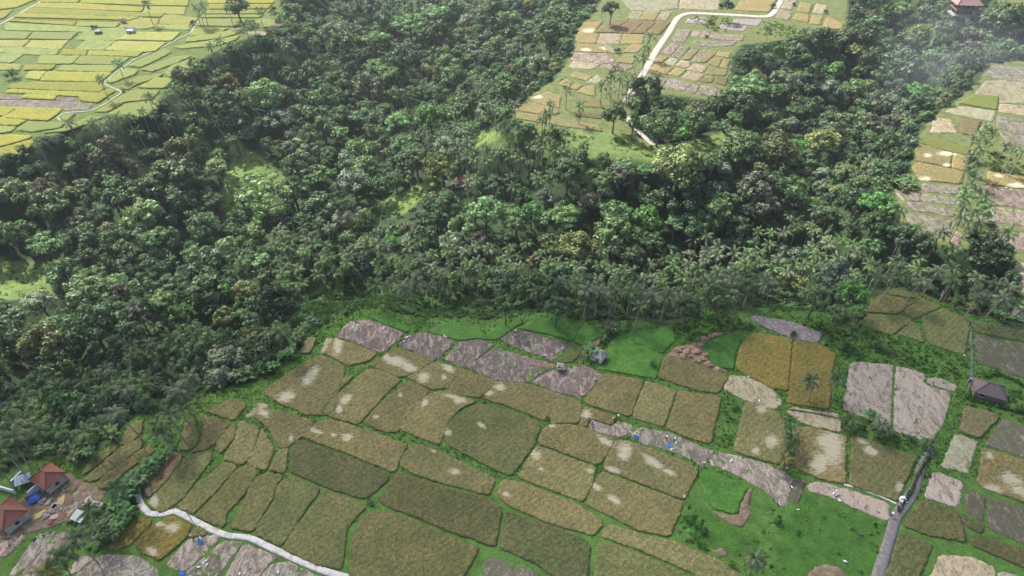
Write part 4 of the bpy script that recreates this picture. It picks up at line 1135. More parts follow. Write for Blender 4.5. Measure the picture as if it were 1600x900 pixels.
# low undergrowth: nobody could count it
def undergrowth():
    VV = []; FF = []; CC = []; off = 0
    def put(x, y, z, r, col, P):
        nonlocal off
        V, F, lc = P[rnd.randrange(len(P))]; a = rnd.uniform(0, 6.28); c_, s_ = math.cos(a), math.sin(a)
        W = (V * (r, r, r * .8)) @ np.array([[c_, s_, 0], [-s_, c_, 0], [0, 0, 1]]) + (x, y, z)
        VV.append(W); FF.append(F + off); off += len(W); CC.append(lc * np.array(col) * rnd.uniform(.75, 1.3))
    S = CROWNS_LO['s']
    for u, v in rng.uniform(0, 1, (9000, 2)):          # under the trees and along the rim
        y = 60 + v * 400; x = (u - .5) * 2 * (y * .76 + 80); d = float(grid_at(dist, x, y))
        if d < 1.5: continue
        if d > 24 and rnd.random() < .55: continue
        z = float(ground(x, y)); px, py, _ = project(x, y, z); a = np.array([float(px)]), np.array([float(py)])
        if any(k == 'y' and bool(inside(p, *a)[0]) for k, p in clear): continue
        put(x, y, z - .3, rnd.uniform(1.1, 2.3), rnd.choice([(.04, .075, .025), (.05, .10, .03), (.06, .11, .04), (.045, .07, .035)]), S)
    def zone(poly, n, rr, cols, zo=0.0, flatg=True):
        P = [unproject(*p) for p in parse(poly)] if flatg else [land(*p) for p in parse(poly)]
        xs = [p[0] for p in P]; ys = [p[1] for p in P]
        A = abs(sum(P[i][0] * P[(i + 1) % len(P)][1] - P[(i + 1) % len(P)][0] * P[i][1] for i in range(len(P)))) / 2; k = 0; want = int(A * n)
        for _ in range(want * 12):
            if k >= want: break
            x = rnd.uniform(min(xs), max(xs)); y = rnd.uniform(min(ys), max(ys))
            if inside(P, np.array([x]), np.array([y]))[0]: put(x, y, float(ground(x, y)) - .15 + zo, rnd.uniform(*rr), rnd.choice(cols), S); k += 1
    g1 = [(.05, .13, .02), (.06, .15, .025), (.045, .11, .02)]; g2 = [(.10, .16, .08), (.12, .19, .08)]; g3 = [(.13, .20, .05), (.09, .16, .04), (.17, .22, .07)]
    zone('1285,515 1335,507 1400,528 1500,556 1514,572 1512,600 1450,583 1400,568 1320,562 1290,548', .55, (.5, .95), g1)
    zone('1370,532 1400,536 1440,560 1430,572 1390,566 1370,550', .9, (.5, .9), g2)
    zone('1050,502 1110,492 1168,500 1195,515 1150,517 1100,528 1060,540 1050,530', .6, (.5, 1.1), g1 + g3[1:2])
    zone('1195,492 1250,495 1290,502 1285,518 1240,503', .5, (.5, .9), g1)
    zone('1112,694 1130,625 1142,600 1150,640 1160,632 1145,700 1140,706', .45, (.35, .7), g1)
    zone('1060,815 1078,790 1095,800 1108,840 1105,870 1062,845', .6, (.5, .9), g3[1:2] + g1)
    zone('1205,770 1228,795 1218,830 1200,850 1190,835 1205,810', .5, (.4, .7), g1)
    zone('1366,790 1388,820 1378,850 1364,880 1355,870', .5, (.4, .7), g1)
    zone('1150,850 1205,840 1212,910 1160,905', .25, (.3, .7), g1)
    zone('1440,735 1458,722 1450,760 1430,785 1420,800', .7, (.4, .7), g1)
    zone('1330,662 1400,675 1450,695 1446,705 1400,700 1330,678', .5, (.4, .8), g1)
    zone('1505,610 1515,600 1600,625 1640,640 1640,665 1600,662 1505,628', .4, (.5, .9), g1)
    zone('1315,566 1326,570 1316,640 1300,640 1306,585', .4, (.4, .8), g1)
    zone('1458,700 1490,650 1500,615 1512,612 1500,660 1475,720 1462,730', .35, (.3, .6), g1)
    zone('130,790 160,770 215,775 235,815 190,830 150,865 120,850 105,820', .5, (.5, 1.2), g1)
    zone('-20,845 60,835 140,790 110,830 60,845 10,860', .4, (.4, .9), g1)
    zone('225,755 250,715 285,695 262,700 228,735 205,760', .5, (.5, 1.0), g1)
    zone('430,560 470,540 500,520 530,493 560,490 530,500 500,535 450,570 400,600 350,615 330,610', .5, (.5, 1.1), g1)
    zone('800,200 860,203 930,215 925,225 860,215 805,212', .3, (.6, 1.3), g3)
    zone('940,210 985,215 1060,238 1130,212 1125,235 1050,250 960,235', .22, (.5, 1.4), g3)
    zone('1075,28 1110,25 1145,30 1140,52 1110,48', .2, (.6, 1.4), g3[1:])
    zone('1195,30 1250,45 1325,50 1320,60 1250,62 1180,55', .25, (.6, 1.5), g3[1:])
    zone('1000,148 1060,152 1130,160 1060,175 1010,165', .3, (.8, 1.6), g3[1:2] + g1)
    zone('870,120 885,118 905,137 880,142', .2, (.6, 1.2), g1); zone('1545,263 1600,275 1600,258 1545,235', .3, (.7, 1.5), g1)
    zone('940,520 965,508 975,520 955,545 935,545', .5, (.4, .8), g1); zone('1008,562 1040,560 1028,592 1005,585', .35, (.4, .8), g1)
    zone('1222,640 1240,636 1245,670 1238,728 1222,715', .2, (.4, .8), g1)
    for k, p in clear:
        s = ' '.join('%f,%f' % q for q in p)
        zone(s, .16 if k == 'y' else .42, (.6, 1.3) if k == 'y' else (.8, 1.8), [(.16, .22, .06), (.13, .20, .055)] if k == 'y' else [(.065, .14, .04), (.08, .16, .05), (.06, .11, .035)], 0, False)
    o = link('undergrowth', np_mesh('undergrowth', np.vstack(VV), np.vstack(FF), [M['shrubleaf']], {'lc': np.vstack(CC)})); o.color = (1, 1, 1, 1)
    tag(o, 'low leafy undergrowth and creepers on the banks and under the trees', 'undergrowth', kind='stuff')
undergrowth()

# grass tufts on the banks of the near plots
def tufts():
    n = 90000; u = rng.uniform(0, 1, (n, 2)); Y = 95 + u[:, 1] * 130; X = (u[:, 0] - .5) * 2 * (Y * .62 + 60)
    px, py, _ = project(X, Y); m = inside(plats[0], px, py) & (py < 930) & (px > -20) & (px < 1620)
    for k, p in fields: 
        if np.mean([a[1] for a in p]) > 430: m &= ~inside(p, px, py)
    for s in EARTH: m &= ~inside(parse(s), px, py)
    turf = np.zeros(n, bool)
    for s in GRASS_TURF: turf |= inside(parse(s), px, py)
    X, Y, turf = X[m], Y[m], turf[m]; n = len(X); q = np.random.default_rng(5)
    a = q.uniform(0, math.pi, n); L = q.uniform(.14, .34, n); h = q.uniform(.12, .42, n) * np.where(turf, .5, 1)
    dx, dy = np.cos(a) * L, np.sin(a) * L; ox, oy = q.normal(0, .12, n), q.normal(0, .12, n)
    V = np.stack([np.stack([X - dx, Y - dy, np.zeros(n)], 1), np.stack([X + dx, Y + dy, np.zeros(n)], 1), np.stack([X + dx * .8 + ox, Y + dy * .8 + oy, h], 1), np.stack([X - dx * .8 + ox, Y - dy * .8 + oy, h], 1)], 1).reshape(-1, 3)
    c = q.uniform(.7, 1.4, n)[:, None] * np.where(turf[:, None], np.where(q.uniform(0, 1, (n, 1)) < .3, np.array([(.11, .14, .035)]), np.array([(.065, .155, .026)])), np.array([(.080, .180, .032)])) * (1 + q.normal(0, .12, (n, 3)))
    o = link('grass', np_mesh('grass', V, np.arange(4 * n).reshape(-1, 4), [M['shrubleaf']], {'lc': np.repeat(np.clip(c, .005, 1), 4, 0)})); o.color = (1, 1, 1, 1)
    tag(o, 'long green grass growing on the banks between the plots', 'grass', kind='stuff')
tufts()
# ------------------------------------------------------------------ buildings
def at(px, py, z=0): x, y = unproject(px, py, z); return (x, y)
def empty(name, loc, rz=0.0): o = link(name, None); o.location = loc; o.rotation_euler[2] = rz; return o
def hip(m, w, d, z0, h, ridge=.35, th=.12, over=.4, kick=0.0):
    """closed hip roof w x d, eaves at z0"""
    W, D = w / 2 + over, d / 2 + over; r = ridge * w / 2
    for dz in (0,):
        top = [(-W, -D, z0), (W, -D, z0), (W, D, z0), (-W, D, z0), (-r, 0, z0 + h), (r, 0, z0 + h)]
        bot = [(x, y, z - th) for x, y, z in top]
        m.add(top + bot, [(0, 1, 5, 4), (1, 2, 5), (2, 3, 4, 5), (3, 0, 4), (7, 6, 10, 11), (8, 7, 11), (9, 8, 11, 10), (6, 9, 10), (0, 6, 7, 1), (1, 7, 8, 2), (2, 8, 9, 3), (3, 9, 6, 0)])
    return W, D, r
def ridges(m, W, D, r, z0, h, t=.13):
    A, B = (-r, 0, z0 + h + .04), (r, 0, z0 + h + .04)
    m.tube([A, B], [t, t], 6)
    for s, P in ((-1, A), (1, B)):
        for y in (-D, D): m.tube([P, (s * W, y, z0 + .05)], [t, t], 6)
def house(name, px, py, w, d, rot, wall_h, roof_h, roofm, wallm, label, ridge=.35, openp=False, roof_px=True):
    x, y = at(px, py, wall_h + roof_h * .4 if roof_px else 0); g = float(ground(x, y))
    r = empty(name, (x, y, g), rot); zt = wall_h
    if openp:
        MB().box((0, 0, .2), (w, d, .5)).build('plinth', M['block'], r)
        for sx in (-1, 1):
            for sy in (-1, 1): MB().box((sx * (w / 2 - .2), sy * (d / 2 - .2), .45 + (zt - .45) / 2), (.22, .22, zt - .45)).build('post', M['wood'], r)
        MB().box((0, d * .12, .85), (w * .7, d * .5, .55)).build('bed_platform', M['wood'], r)
    else:
        wl = MB().box((0, 0, zt / 2), (w, d, zt)).build('wall', wallm, r)
        dr = MB().box((w * .12, -d / 2 - .03, 1.0), (1.0, .1, 2.0)).build('door', M['wood'], r); MB().box((w * .12 + .36, -d / 2 - .11, 1.0), (.1, .06, .12)).build('handle', M['steel'], dr)
        for k, (cx, cy, a) in enumerate(((-w * .25, -d / 2 - .03, 0), (w / 2 + .03, 0, 1), (-w / 2 - .03, 0, 1))):
            wi = MB().box((cx, cy, 1.5), ((.9, .08, .9) if not a else (.08, .9, .9))).build('window', M['dark'], r)
            MB().box((cx, cy, .98), ((1.1, .16, .1) if not a else (.16, 1.1, .1))).build('sill', M['whitewall'], wi)
    m = MB(); W, D, rr = hip(m, w, d, zt + .13, roof_h, ridge); rf = m.build('roof', roofm, r)
    m = MB(); ridges(m, W, D, rr, zt + .13, roof_h); m.build('ridge_cap', roofm, rf)
    return tag(r, label, 'house' if not openp else 'pavilion')
house('tiled_house', 72, 741, 5.6, 5.0, R(-28), 2.7, 2.1, M['redtile'], M['wall'], 'red terracotta-tiled house beside the blue tarpaulin and rubble yard', .25)
house('tiled_house', 8, 799, 6.6, 5.4, R(-32), 2.7, 2.2, M['redtile'], M['wall'], 'red terracotta-tiled house cut by the picture edge below the other', .3)
house('farm_hut', 936, 551, 3.4, 3.1, R(-35), 1.9, 1.5, M['greysheet'], M['whitewall'], 'small grey-roofed farm hut beside banana plants and young rice', .3)
house('farm_shed', 877, 572, 1.8, 1.5, R(-12), 1.4, .5, M['greysheet'], M['block'], 'tiny grey shed at the corner of the mauve stubble plots', .5)
house('thatched_hut', 1549, 605, 7.2, 5.0, R(-24), 2.2, 2.3, M['thatch'], M['wood'], 'dark purplish thatched hut behind a hedge beside the thin channel', .3)
house('tin_roofed_house', 1099, 243, 8.6, 6.2, R(12), 2.6, 2.0, M['tin'], M['wall'], 'pinkish grey tin-roofed house in the clearing below the gravel road', .35)
house('field_hut', 203, 46, 3.8, 2.6, R(3), 1.7, .9, M['bluesheet'], M['whitewall'], 'blue-grey roofed field hut alone among the yellow terraces', .6)
house('field_hut', 192, 31, 2.4, 1.8, R(3), 1.6, .9, M['thatch'], M['whitewall'], 'small dark-roofed field hut above the blue-grey one', .5)
house('field_hut', 152, 47, 3.0, 2.4, R(10), 1.6, .9, M['greysheet'], M['wood'], 'little hut half hidden by a bush on the terraces', .5)
house('farm_shed', 1549, 346, 2.4, 1.4, R(-8), 1.3, .4, M['greysheet'], M['dark'], 'white-roofed shed at the foot of the palm row', .7)
house('thatched_hut', 1600, 486, 5.0, 4.0, R(-20), 2.2, 1.8, M['thatch'], M['wood'], 'dark brown-roofed hut half hidden by trees at picture edge', .3)
house('tiled_house', 716, 215, 5.5, 4.0, R(8), 2.5, 1.6, M['redtile'], M['wall'], 'pinkish red roof showing between palms on the ridge', .3)
house('field_hut', 3, 244, 2.6, 2.0, R(35), 1.4, .7, M['redtile'], M['wood'], 'tiny orange-roofed hut at the lower edge of yellow terraces', .5)
def pavilion():
    x, y = at(1503, 22, 0); r = empty('two_storey_pavilion', (x, y, 0), R(-3)); w, d = 12.5, 7.6
    MB().box((0, 0, .3), (w + 1, d + 1, .7)).build('plinth', M['block'], r)
    MB().box((0, 0, 3.55), (w + .8, d + .8, .3)).build('upper_floor', M['wood'], r)
    for k in range(6):
        for sy in (-1, 1):
            MB().box((-w / 2 + .3 + k * (w - .6) / 5, sy * (d / 2 - .3), 3.6), (.32, .32, 6.1)).build('post', M['wood'], r)
    for sy in (-1, 1):
        m = MB().box((0, sy * (d / 2 + .25), 4.7), (w + .5, .1, .12))
        for k in range(40): m.box((-w / 2 + k * w / 39, sy * (d / 2 + .25), 4.2), (.08, .08, .95))
        m.build('railing', M['wood'], r)
    MB().box((0, .8, 1.9), (w * .8, d * .55, 2.5)).build('inner_wall', M['dark'], r); MB().box((0, .8, 5.0), (w * .8, d * .55, 2.5)).build('upper_wall', M['dark'], r)
    m = MB(); W, D, rr = hip(m, w, d, 6.75, 4.0, .55, .2, 1.3); rf = m.build('roof', mat_tile('faded_red_roof', (.30, .17, .16), (.38, .24, .23), 2), r)
    m = MB(); ridges(m, W, D, rr, 6.75, 4.0, .22); m.build('ridge_cap', M['thatch'], rf)
    tag(r, 'large two-storey open pavilion with faded red hip roof beyond the wood', 'pavilion')
pavilion()
# the yard by the red-tiled houses
x, y = at(55, 781); r = empty('tarpaulin', (x, y, 0), R(35)); m = MB()
nn = 9
vs = [((i - 4) * .36, (j - 4) * .3, 1.2 - .05 * (i - 4) ** 2 - .03 * (j - 4) ** 2 + rnd.uniform(-.12, .12)) for i in range(nn) for j in range(nn)]
vs2 = [(a, b, c - .06) for a, b, c in vs]
fs = [(i * nn + j, (i + 1) * nn + j, (i + 1) * nn + j + 1, i * nn + j + 1) for i in range(nn - 1) for j in range(nn - 1)]
m.add(vs + vs2, fs + [tuple(k + nn * nn for k in f[::-1]) for f in fs]); m.build('sheet', M['blue'], r); MB().box((0, 0, .4), (2.0, 1.6, .8)).build('covered_stack', M['wood'], r)
tag(r, 'crumpled blue tarpaulin thrown over a stack beside the red-tiled house', 'tarpaulin')
def wall_seg(a, b, h, t, mat, label, name='yard_wall'):
    p, q = at(*a), at(*b); L = math.hypot(q[0] - p[0], q[1] - p[1]); r = empty(name, ((p[0] + q[0]) / 2, (p[1] + q[1]) / 2, 0), math.atan2(q[1] - p[1], q[0] - p[0]))
    MB().box((0, 0, h / 2 - .1), (L, t, h + .2)).build('wall', mat, r); MB().box((0, 0, h + .05), (L + .1, t + .12, .1)).build('coping', M['whitewall'] if mat is not M['block'] else M['wall'], r)
    for s in (-1, 1): MB().box((s * (L / 2 + .17), 0, h / 2), (.3, .34, h + .35)).build('pillar', mat, r)
    tag(r, label, 'wall')
wall_seg((70, 770), (98, 742), 1.5, .2, M['block'], 'grey block wall running beside the red-tiled house')
wall_seg((22, 758), (38, 742), 1.7, .2, M['whitewall'], 'white garden wall on the wood side of the blue-grey roof')
wall_seg((0, 764), (24, 771), 1.5, .2, M['whitewall'], 'low white wall between the two red-tiled houses')
wall_seg((50, 775), (64, 763), 2.0, .2, M['whitewall'], 'short white wall behind the blue tarpaulin')
wall_seg((1, 826), (37, 795), 1.2, .2, M['block'], 'grey block wall below the edge-cut red-tiled house')
def leanto(name, px, py, w, d, rot, h, mat, label):
    x, y = at(px, py, h); r = empty(name, (x, y, 0), rot)
    MB().box((0, 0, h), (w, d, .08), rx=.18).build('roof_sheet', mat, r)
    for sx in (-1, 1):
        for sy in (-1, 1): MB().box((sx * (w / 2 - .15), sy * (d / 2 - .2), h / 2 + sy * d * .07), (.1, .1, h)).build('post', M['wood'], r)
    m = MB()
    for k in range(5): m.box((-w / 2 + (k + .5) * w / 5, 0, h + .07), (.06, d, .05), rx=.18)
    m.build('batten', M['steel'], r)
    MB().box((0, d * .2, h * .35), (w * .7, d * .4, h * .6)).build('stored_crate', M['wood'], r)
    tag(r, label, 'shelter')
leanto('sheet_shelter', 123, 806, 3.2, 2.6, R(-20), 1.6, M['tealsheet'], 'pale teal sheet-roofed shelter at the lower end of rubble yard')
leanto('sheet_shelter', 35, 749, 3.6, 2.8, R(25), 2.0, M['bluesheet'], 'blue-grey sheet roof beside the white garden wall')
leanto('sheet_shelter', 150, 790, 3.0, 2.0, R(-15), 1.5, M['greysheet'], 'grey sheet-roofed shelter under the palm at the rubble yard')
# rubble yard: piles, boards and blocks, each its own thing
items = []
for i in range(34):
    px, py = rnd.uniform(55, 150), rnd.uniform(755, 818)
    if not inside(parse('40,800 60,775 105,752 112,745 160,768 155,785 125,800 100,820 60,828 40,815'), np.array([px]), np.array([py]))[0]: continue
    x, y = at(px, py); k = i % 3; a = rnd.uniform(0, 3)
    if k == 0:
        m = MB()
        for j in range(14): m.box((rnd.uniform(-.9, .9), rnd.uniform(-.7, .7), rnd.uniform(.05, .35)), (rnd.uniform(.25, .7), rnd.uniform(.2, .5), rnd.uniform(.15, .35)), rnd.uniform(0, 3), rnd.uniform(-.3, .3))
        o = m.build('rubble_heap', M['rubble']); look = 'heap of pale broken rubble'; cat = 'rubble heap'
    elif k == 1:
        m = MB()
        for j in range(6): m.box((rnd.uniform(-.1, .1), j * .26 - .7, .1 + rnd.uniform(0, .12)), (rnd.uniform(1.8, 2.8), .2, .07), rnd.uniform(-.12, .12))
        o = m.build('board_stack', M['yellowwood'] if rnd.random() < .12 else M['wood']); look = 'stack of loose boards'; cat = 'board stack'
    else:
        m = MB()
        for j in range(3): m.box((rnd.uniform(-.2, .2), rnd.uniform(-.2, .2), .08 + j * .09), (rnd.uniform(1.2, 1.9), rnd.uniform(.8, 1.1), .05), rnd.uniform(-.4, .4))
        o = m.build('sheet_stack', rnd.choice([M['tin'], M['greysheet'], M['block'], M['redtile']])); look = 'stack of old roofing sheets'; cat = 'sheet stack'
    o.location = (x, y, .05); o.rotation_euler[2] = a; items.append((o, look, px, py, cat, 'building rubble in the yard', None))
label_all(items)
# eroded bank: lumps of red earth
m = MB()
for i, (px, py) in enumerate(parse('1060,548 1066,545 1072,550 1080,545 1088,550 1095,541 1103,556 1098,562 1106,568 1112,574 1120,578 1090,565 1078,558 1068,556 1100,530 1110,527 1120,524')):
    x, y = at(px, py); m.ball((x, y, .2), (rnd.uniform(.9, 1.5), rnd.uniform(.6, 1.1), rnd.uniform(.5, 1.0)), 9, 6, .22, i)
o = m.build('eroded_bank', plain('red_clay', (.36, .23, .16), .95, .3, 1.5, grime=(.20, .14, .10)), smooth=False); tag(o, 'reddish eroded earth bank curving round the young rice plot', 'bank', kind='structure')
# hedge in front of the thatched hut
def hedge(pts, name, label, r=.8, col=(.06, .12, .03)):
    V0 = []; F0 = []; C0 = []; off = 0
    for i in range(len(pts) - 1):
        a, b = at(*pts[i]), at(*pts[i + 1]); L = math.hypot(b[0] - a[0], b[1] - a[1])
        for k in range(int(L / .55) + 1):
            t = k / max(1, int(L / .55)); V, F, lc = CROWNS_LO['s'][k % 4]
            V0.append(V * r * rnd.uniform(.8, 1.2) + (a[0] + (b[0] - a[0]) * t, a[1] + (b[1] - a[1]) * t, .25)); F0.append(F + off); off += len(V); C0.append(lc * np.array(col) * rnd.uniform(.8, 1.3))
    o = link(name, np_mesh(name, np.vstack(V0), np.vstack(F0), [M['shrubleaf']], {'lc': np.vstack(C0)})); o.color = (1, 1, 1, 1); tag(o, label, 'hedge')
hedge(parse('1508,622 1530,628 1560,636 1600,648 1635,655'), 'hedge', 'clipped bushy green hedge below the thatched hut')
hedge(parse('1405,800 1412,786 1424,768 1432,745 1452,715'), 'hedge', 'low leafy hedge along the asphalt lane and channel', .65)
hedge(parse('1538,590 1560,585 1590,598 1600,606'), 'hedge', 'dense green hedge behind the thatched hut', .9)
hedge(parse('1228,640 1270,646 1312,655'), 'hedge', 'thin dark hedge above the pale straw plot', .4, (.045, .08, .03))

# ------------------------------------------------------------------ people
def skin_mesh(joints, edges, name):
    me = bpy.data.meshes.new(name + '_tmp'); me.from_pydata([j[0] for j in joints], edges, []); o = bpy.data.objects.new(name + '_tmp', me); COL.objects.link(o)
    o.modifiers.new('s', 'SKIN'); sv = me.skin_vertices[0].data
    for i, j in enumerate(joints): sv[i].radius = (j[1], j[1] * (j[2] if len(j) > 2 else 1)); sv[i].use_root = (i == 0)
    ss = o.modifiers.new('u', 'SUBSURF'); ss.levels = 1; ss.render_levels = 1
    dg = bpy.context.evaluated_depsgraph_get(); ev = o.evaluated_get(dg); out = bpy.data.meshes.new_from_object(ev, depsgraph=dg); out.name = name
    bpy.data.objects.remove(o); out.polygons.foreach_set('use_smooth', [True] * len(out.polygons)); return out
def pose(bend):
    """joints of a standing (bend 0) or stooping figure, 1.62 m tall, facing +X; returns body and clothes meshes"""
    hx, hz = 0.0, .86; b = bend
    def up(l, s=0): return (hx + math.sin(b) * l + math.cos(b) * s, 0, hz + math.cos(b) * l - math.sin(b) * s)
    pel = (hx, 0, hz); waist = up(.16); chest = up(.36); neck = up(.53); head = up(.64, .02); crown_ = up(.73, .02)
    J = [(pel, .135, .85), (waist, .115, .8), (chest, .14, .8), (neck, .055), (head, .10), (crown_, .075)]; E = [(0, 1), (1, 2), (2, 3), (3, 4), (4, 5)]
    for s in (-1, 1):
        k = len(J); J += [((0.02, s * .10, hz - .08), .088), ((.05 + .04 * s, s * .105, .45), .062), ((-.02 + .08 * s, s * .11, .07), .043), ((.10 + .08 * s, s * .12, .035), .035)]
        E += [(0, k), (k, k + 1), (k + 1, k + 2), (k + 2, k + 3)]
        sh = up(.46); k = len(J); ar = b * .9
        el = (sh[0] + .05 + math.sin(ar * .3) * .2, s * .24, sh[2] - .27); ha = (el[0] + .12 + .05 * b, s * .20, el[2] - .21)
        J += [((sh[0], s * .18, sh[2]), .058), (el, .043), (ha, .032)]; E += [(2, k), (k, k + 1), (k + 1, k + 2)]
        for f in range(4): J.append(((ha[0] + .05 + .01 * f, ha[1] + (f - 1.5) * .018, ha[2] - .07 + .01 * abs(f - 1.5)), .009)); E.append((k + 2, len(J) - 1))
        J.append(((ha[0] + .04, ha[1] - s * .045, ha[2] - .02), .010)); E.append((k + 2, len(J) - 1))
    body = skin_mesh(J, E, 'person')
    sh = up(.46); SJ = [(up(.05), .155, .85), (waist, .135, .8), (chest, .165, .8), (up(.47), .12, .8)]; SE = [(0, 1), (1, 2), (2, 3)]
    for s in (-1, 1): k = len(SJ); SJ += [((sh[0], s * .18, sh[2]), .075), ((sh[0] + .03, s * .22, sh[2] - .16), .062)]; SE += [(2, k), (k, k + 1)]
    shirt = skin_mesh(SJ, SE, 'shirt')
    TJ = [((hx, 0, hz + .06), .145, .85)]; TE = []
    for s in (-1, 1): k = len(TJ); TJ += [((.02, s * .10, hz - .08), .105), ((.05 + .04 * s, s * .105, .45), .082), ((.0 + .07 * s, s * .11, .18), .065)]; TE += [(0, k), (k, k + 1), (k + 1, k + 2)]
    trs = skin_mesh(TJ, TE, 'trousers')
    return body, shirt, trs, up(.74, .02)
POSES = {'stand': pose(0.05), 'stoop': pose(1.05)}
def person(px, py, p, shirt, trousers, hatm, rot, label):
    body, sh, tr, ht = POSES[p]; x, y = at(px, py, .5)
    o = link('person', body.copy()); o.data.materials.append(M['skin']); o.location = (x, y, .09); o.rotation_euler[2] = rot; o.scale = (1.08,) * 3
    s = link('shirt', sh.copy(), o); s.data.materials.append(shirt); t = link('trousers', tr.copy(), o); t.data.materials.append(trousers)
    m = MB(); n = 14; tilt = 1.05 if p == 'stoop' else 0.05; c = Vector(ht); ax = Vector((math.sin(tilt), 0, math.cos(tilt))); u = Vector((math.cos(tilt), 0, -math.sin(tilt))); v = Vector((0, 1, 0))
    rim = [c - ax * .03 + (u * math.cos(6.283 * k / n) + v * math.sin(6.283 * k / n)) * .27 for k in range(n)]
    rim2 = [q - ax * .03 for q in rim]; m.add([c + ax * .16] + rim + rim2 + [c - ax * .03], [(0, 1 + k, 1 + (k + 1) % n) for k in range(n)] + [(1 + k, 1 + n + k, 1 + n + (k + 1) % n, 1 + (k + 1) % n) for k in range(n)] + [(1 + 2 * n, 1 + n + (k + 1) % n, 1 + n + k) for k in range(n)])
    m.build('hat', hatm, o)
    m = MB().ball((ht[0] - math.sin(tilt) * .09, 0, ht[2] - math.cos(tilt) * .09), (.10, .09, .09), 9, 6); m.build('hair', M['rubber'], o)
    tag(o, label, 'person', 'farm workers in the fields'); return o
W_, K_, B_, H_ = M['white'], M['blackcloth'], M['bluecloth'], M['hat']
person(931, 596, 'stoop', W_, K_, H_, 2.0, 'person in white shirt stooping at the mauve stubble edge by ripe rice')
person(909, 621, 'stand', K_, K_, H_, .5, 'person in dark clothes standing at the lowest tip of mauve stubble')
person(851, 559, 'stand', K_, B_, H_, -1, 'person in dark shirt standing on the straw near the tiny shed')
person(966, 653, 'stand', W_, K_, W_, 3.0, 'person in white shirt and white hat at the end of the uncut rice')
person(961, 658, 'stoop', K_, K_, H_, 2.6, 'person in dark clothes stooping to cut the end of the rice')
person(919, 656, 'stoop', K_, B_, H_, 0.2, 'person in dark clothes stooping at the pale corner of the rice')
person(925, 664, 'stoop', B_, K_, W_, 1.2, 'person in blue shirt stooping over cut rice below the uncut corner')
person(991, 681, 'stoop', W_, B_, W_, 1.0, 'person in white shirt bending beside the blue ground sheet on stubble')
person(1041, 686, 'stand', K_, K_, W_, -2.0, 'person in black clothes and white hat near the sacks on stubble')
person(1053, 688, 'stoop', W_, K_, W_, .7, 'person in white shirt stooping in the middle of the stubble strip')
person(1099, 727, 'stand', K_, K_, H_, .2, 'person in dark clothes on the grassy corner above the bright seedlings')
person(1068, 780, 'stand', W_, K_, H_, .9, 'person in white shirt at the edge of streaked rice by the meadow')
person(1228, 735, 'stand', W_, K_, W_, .9, 'person in white shirt below the yellowish palm beside the ditch')
person(1304, 770, 'stoop', W_, W_, W_, .4, 'person all in white bending on the stubble strip above the meadow')
person(1393, 806, 'stand', W_, K_, W_, 1.9, 'person in white shirt standing on the asphalt lane behind the motorbike')
person(310, 845, 'stoop', B_, B_, W_, .5, 'person in blue stooping on the stubble below the concrete footpath')
person(302, 842, 'stoop', M['orange'], K_, W_, 2.5, 'person in orange shirt stooping beside the blue-clad worker')
person(1546, 292, 'stand', M['orange'], M['orange'], M['orange'], 1, 'person in orange-red clothes standing beside the palm row at stubble')
# sacks, sheets
def sack(px, py, mat, label, s=1.0, name='sack', cat='sack', grp='full sacks lying in the fields', z=.09):
    x, y = at(px, py); m = MB().ball((0, 0, .24 * s), (.55 * s, .34 * s, .26 * s), 12, 8, .10, int(px + py)); m.tube([(.48 * s, 0, .26 * s), (.6 * s, .02, .3 * s), (.74 * s, .05, .33 * s)], [.10 * s, .07 * s, .13 * s], 8)
    o = m.build(name, mat, None, True); o.location = (x, y, z); o.rotation_euler[2] = rnd.uniform(0, 6); items2.append((o, label, px, py, cat, grp, None))
items2 = []
for px, py in parse('549,504 552,512 559,509 632,534 636,528 640,526 694,526 697,527 600,514 878,545 1141,722 1143,719 1311,783 1307,774 1302,772 1049,703 1056,693 1237,762 1320,878 318,880 322,877 324,883 311,887 375,897 383,896 435,895 1169,589 1186,627 1506,556 1247,797 1580,297 1572,294 940,555 944,559 948,553 1232,732 806,517'):
    sack(px, py, M['white'], 'white sack', rnd.uniform(.55, .8))
label_all(items2)
for i, (px, py, lb) in enumerate(((994, 684, 'blue ground sheet beside workers at the strip with cut rice'), (1045, 697, 'blue ground sheet in the middle of the stubble strip'), (285, 896, 'blue ground sheet at the lower end of footpath stubble'), (313, 848, 'blue ground sheet beside stooping workers below the footpath'))):
    x, y = at(px, py); m = MB(); n = 7
    vs = [((a - 3) * .2, (b - 3) * .16, .12 + rnd.uniform(0, .12)) for a in range(n) for b in range(n)]; fs = [(a * n + b, (a + 1) * n + b, (a + 1) * n + b + 1, a * n + b + 1) for a in range(n - 1) for b in range(n - 1)]
    m.add(vs + [(p[0], p[1], p[2] - .05) for p in vs], fs + [tuple(k + n * n for k in f[::-1]) for f in fs]); o = m.build('ground_sheet', M['blue']); o.location = (x, y, .05); o.rotation_euler[2] = rnd.uniform(0, 3); tag(o, lb, 'ground sheet')
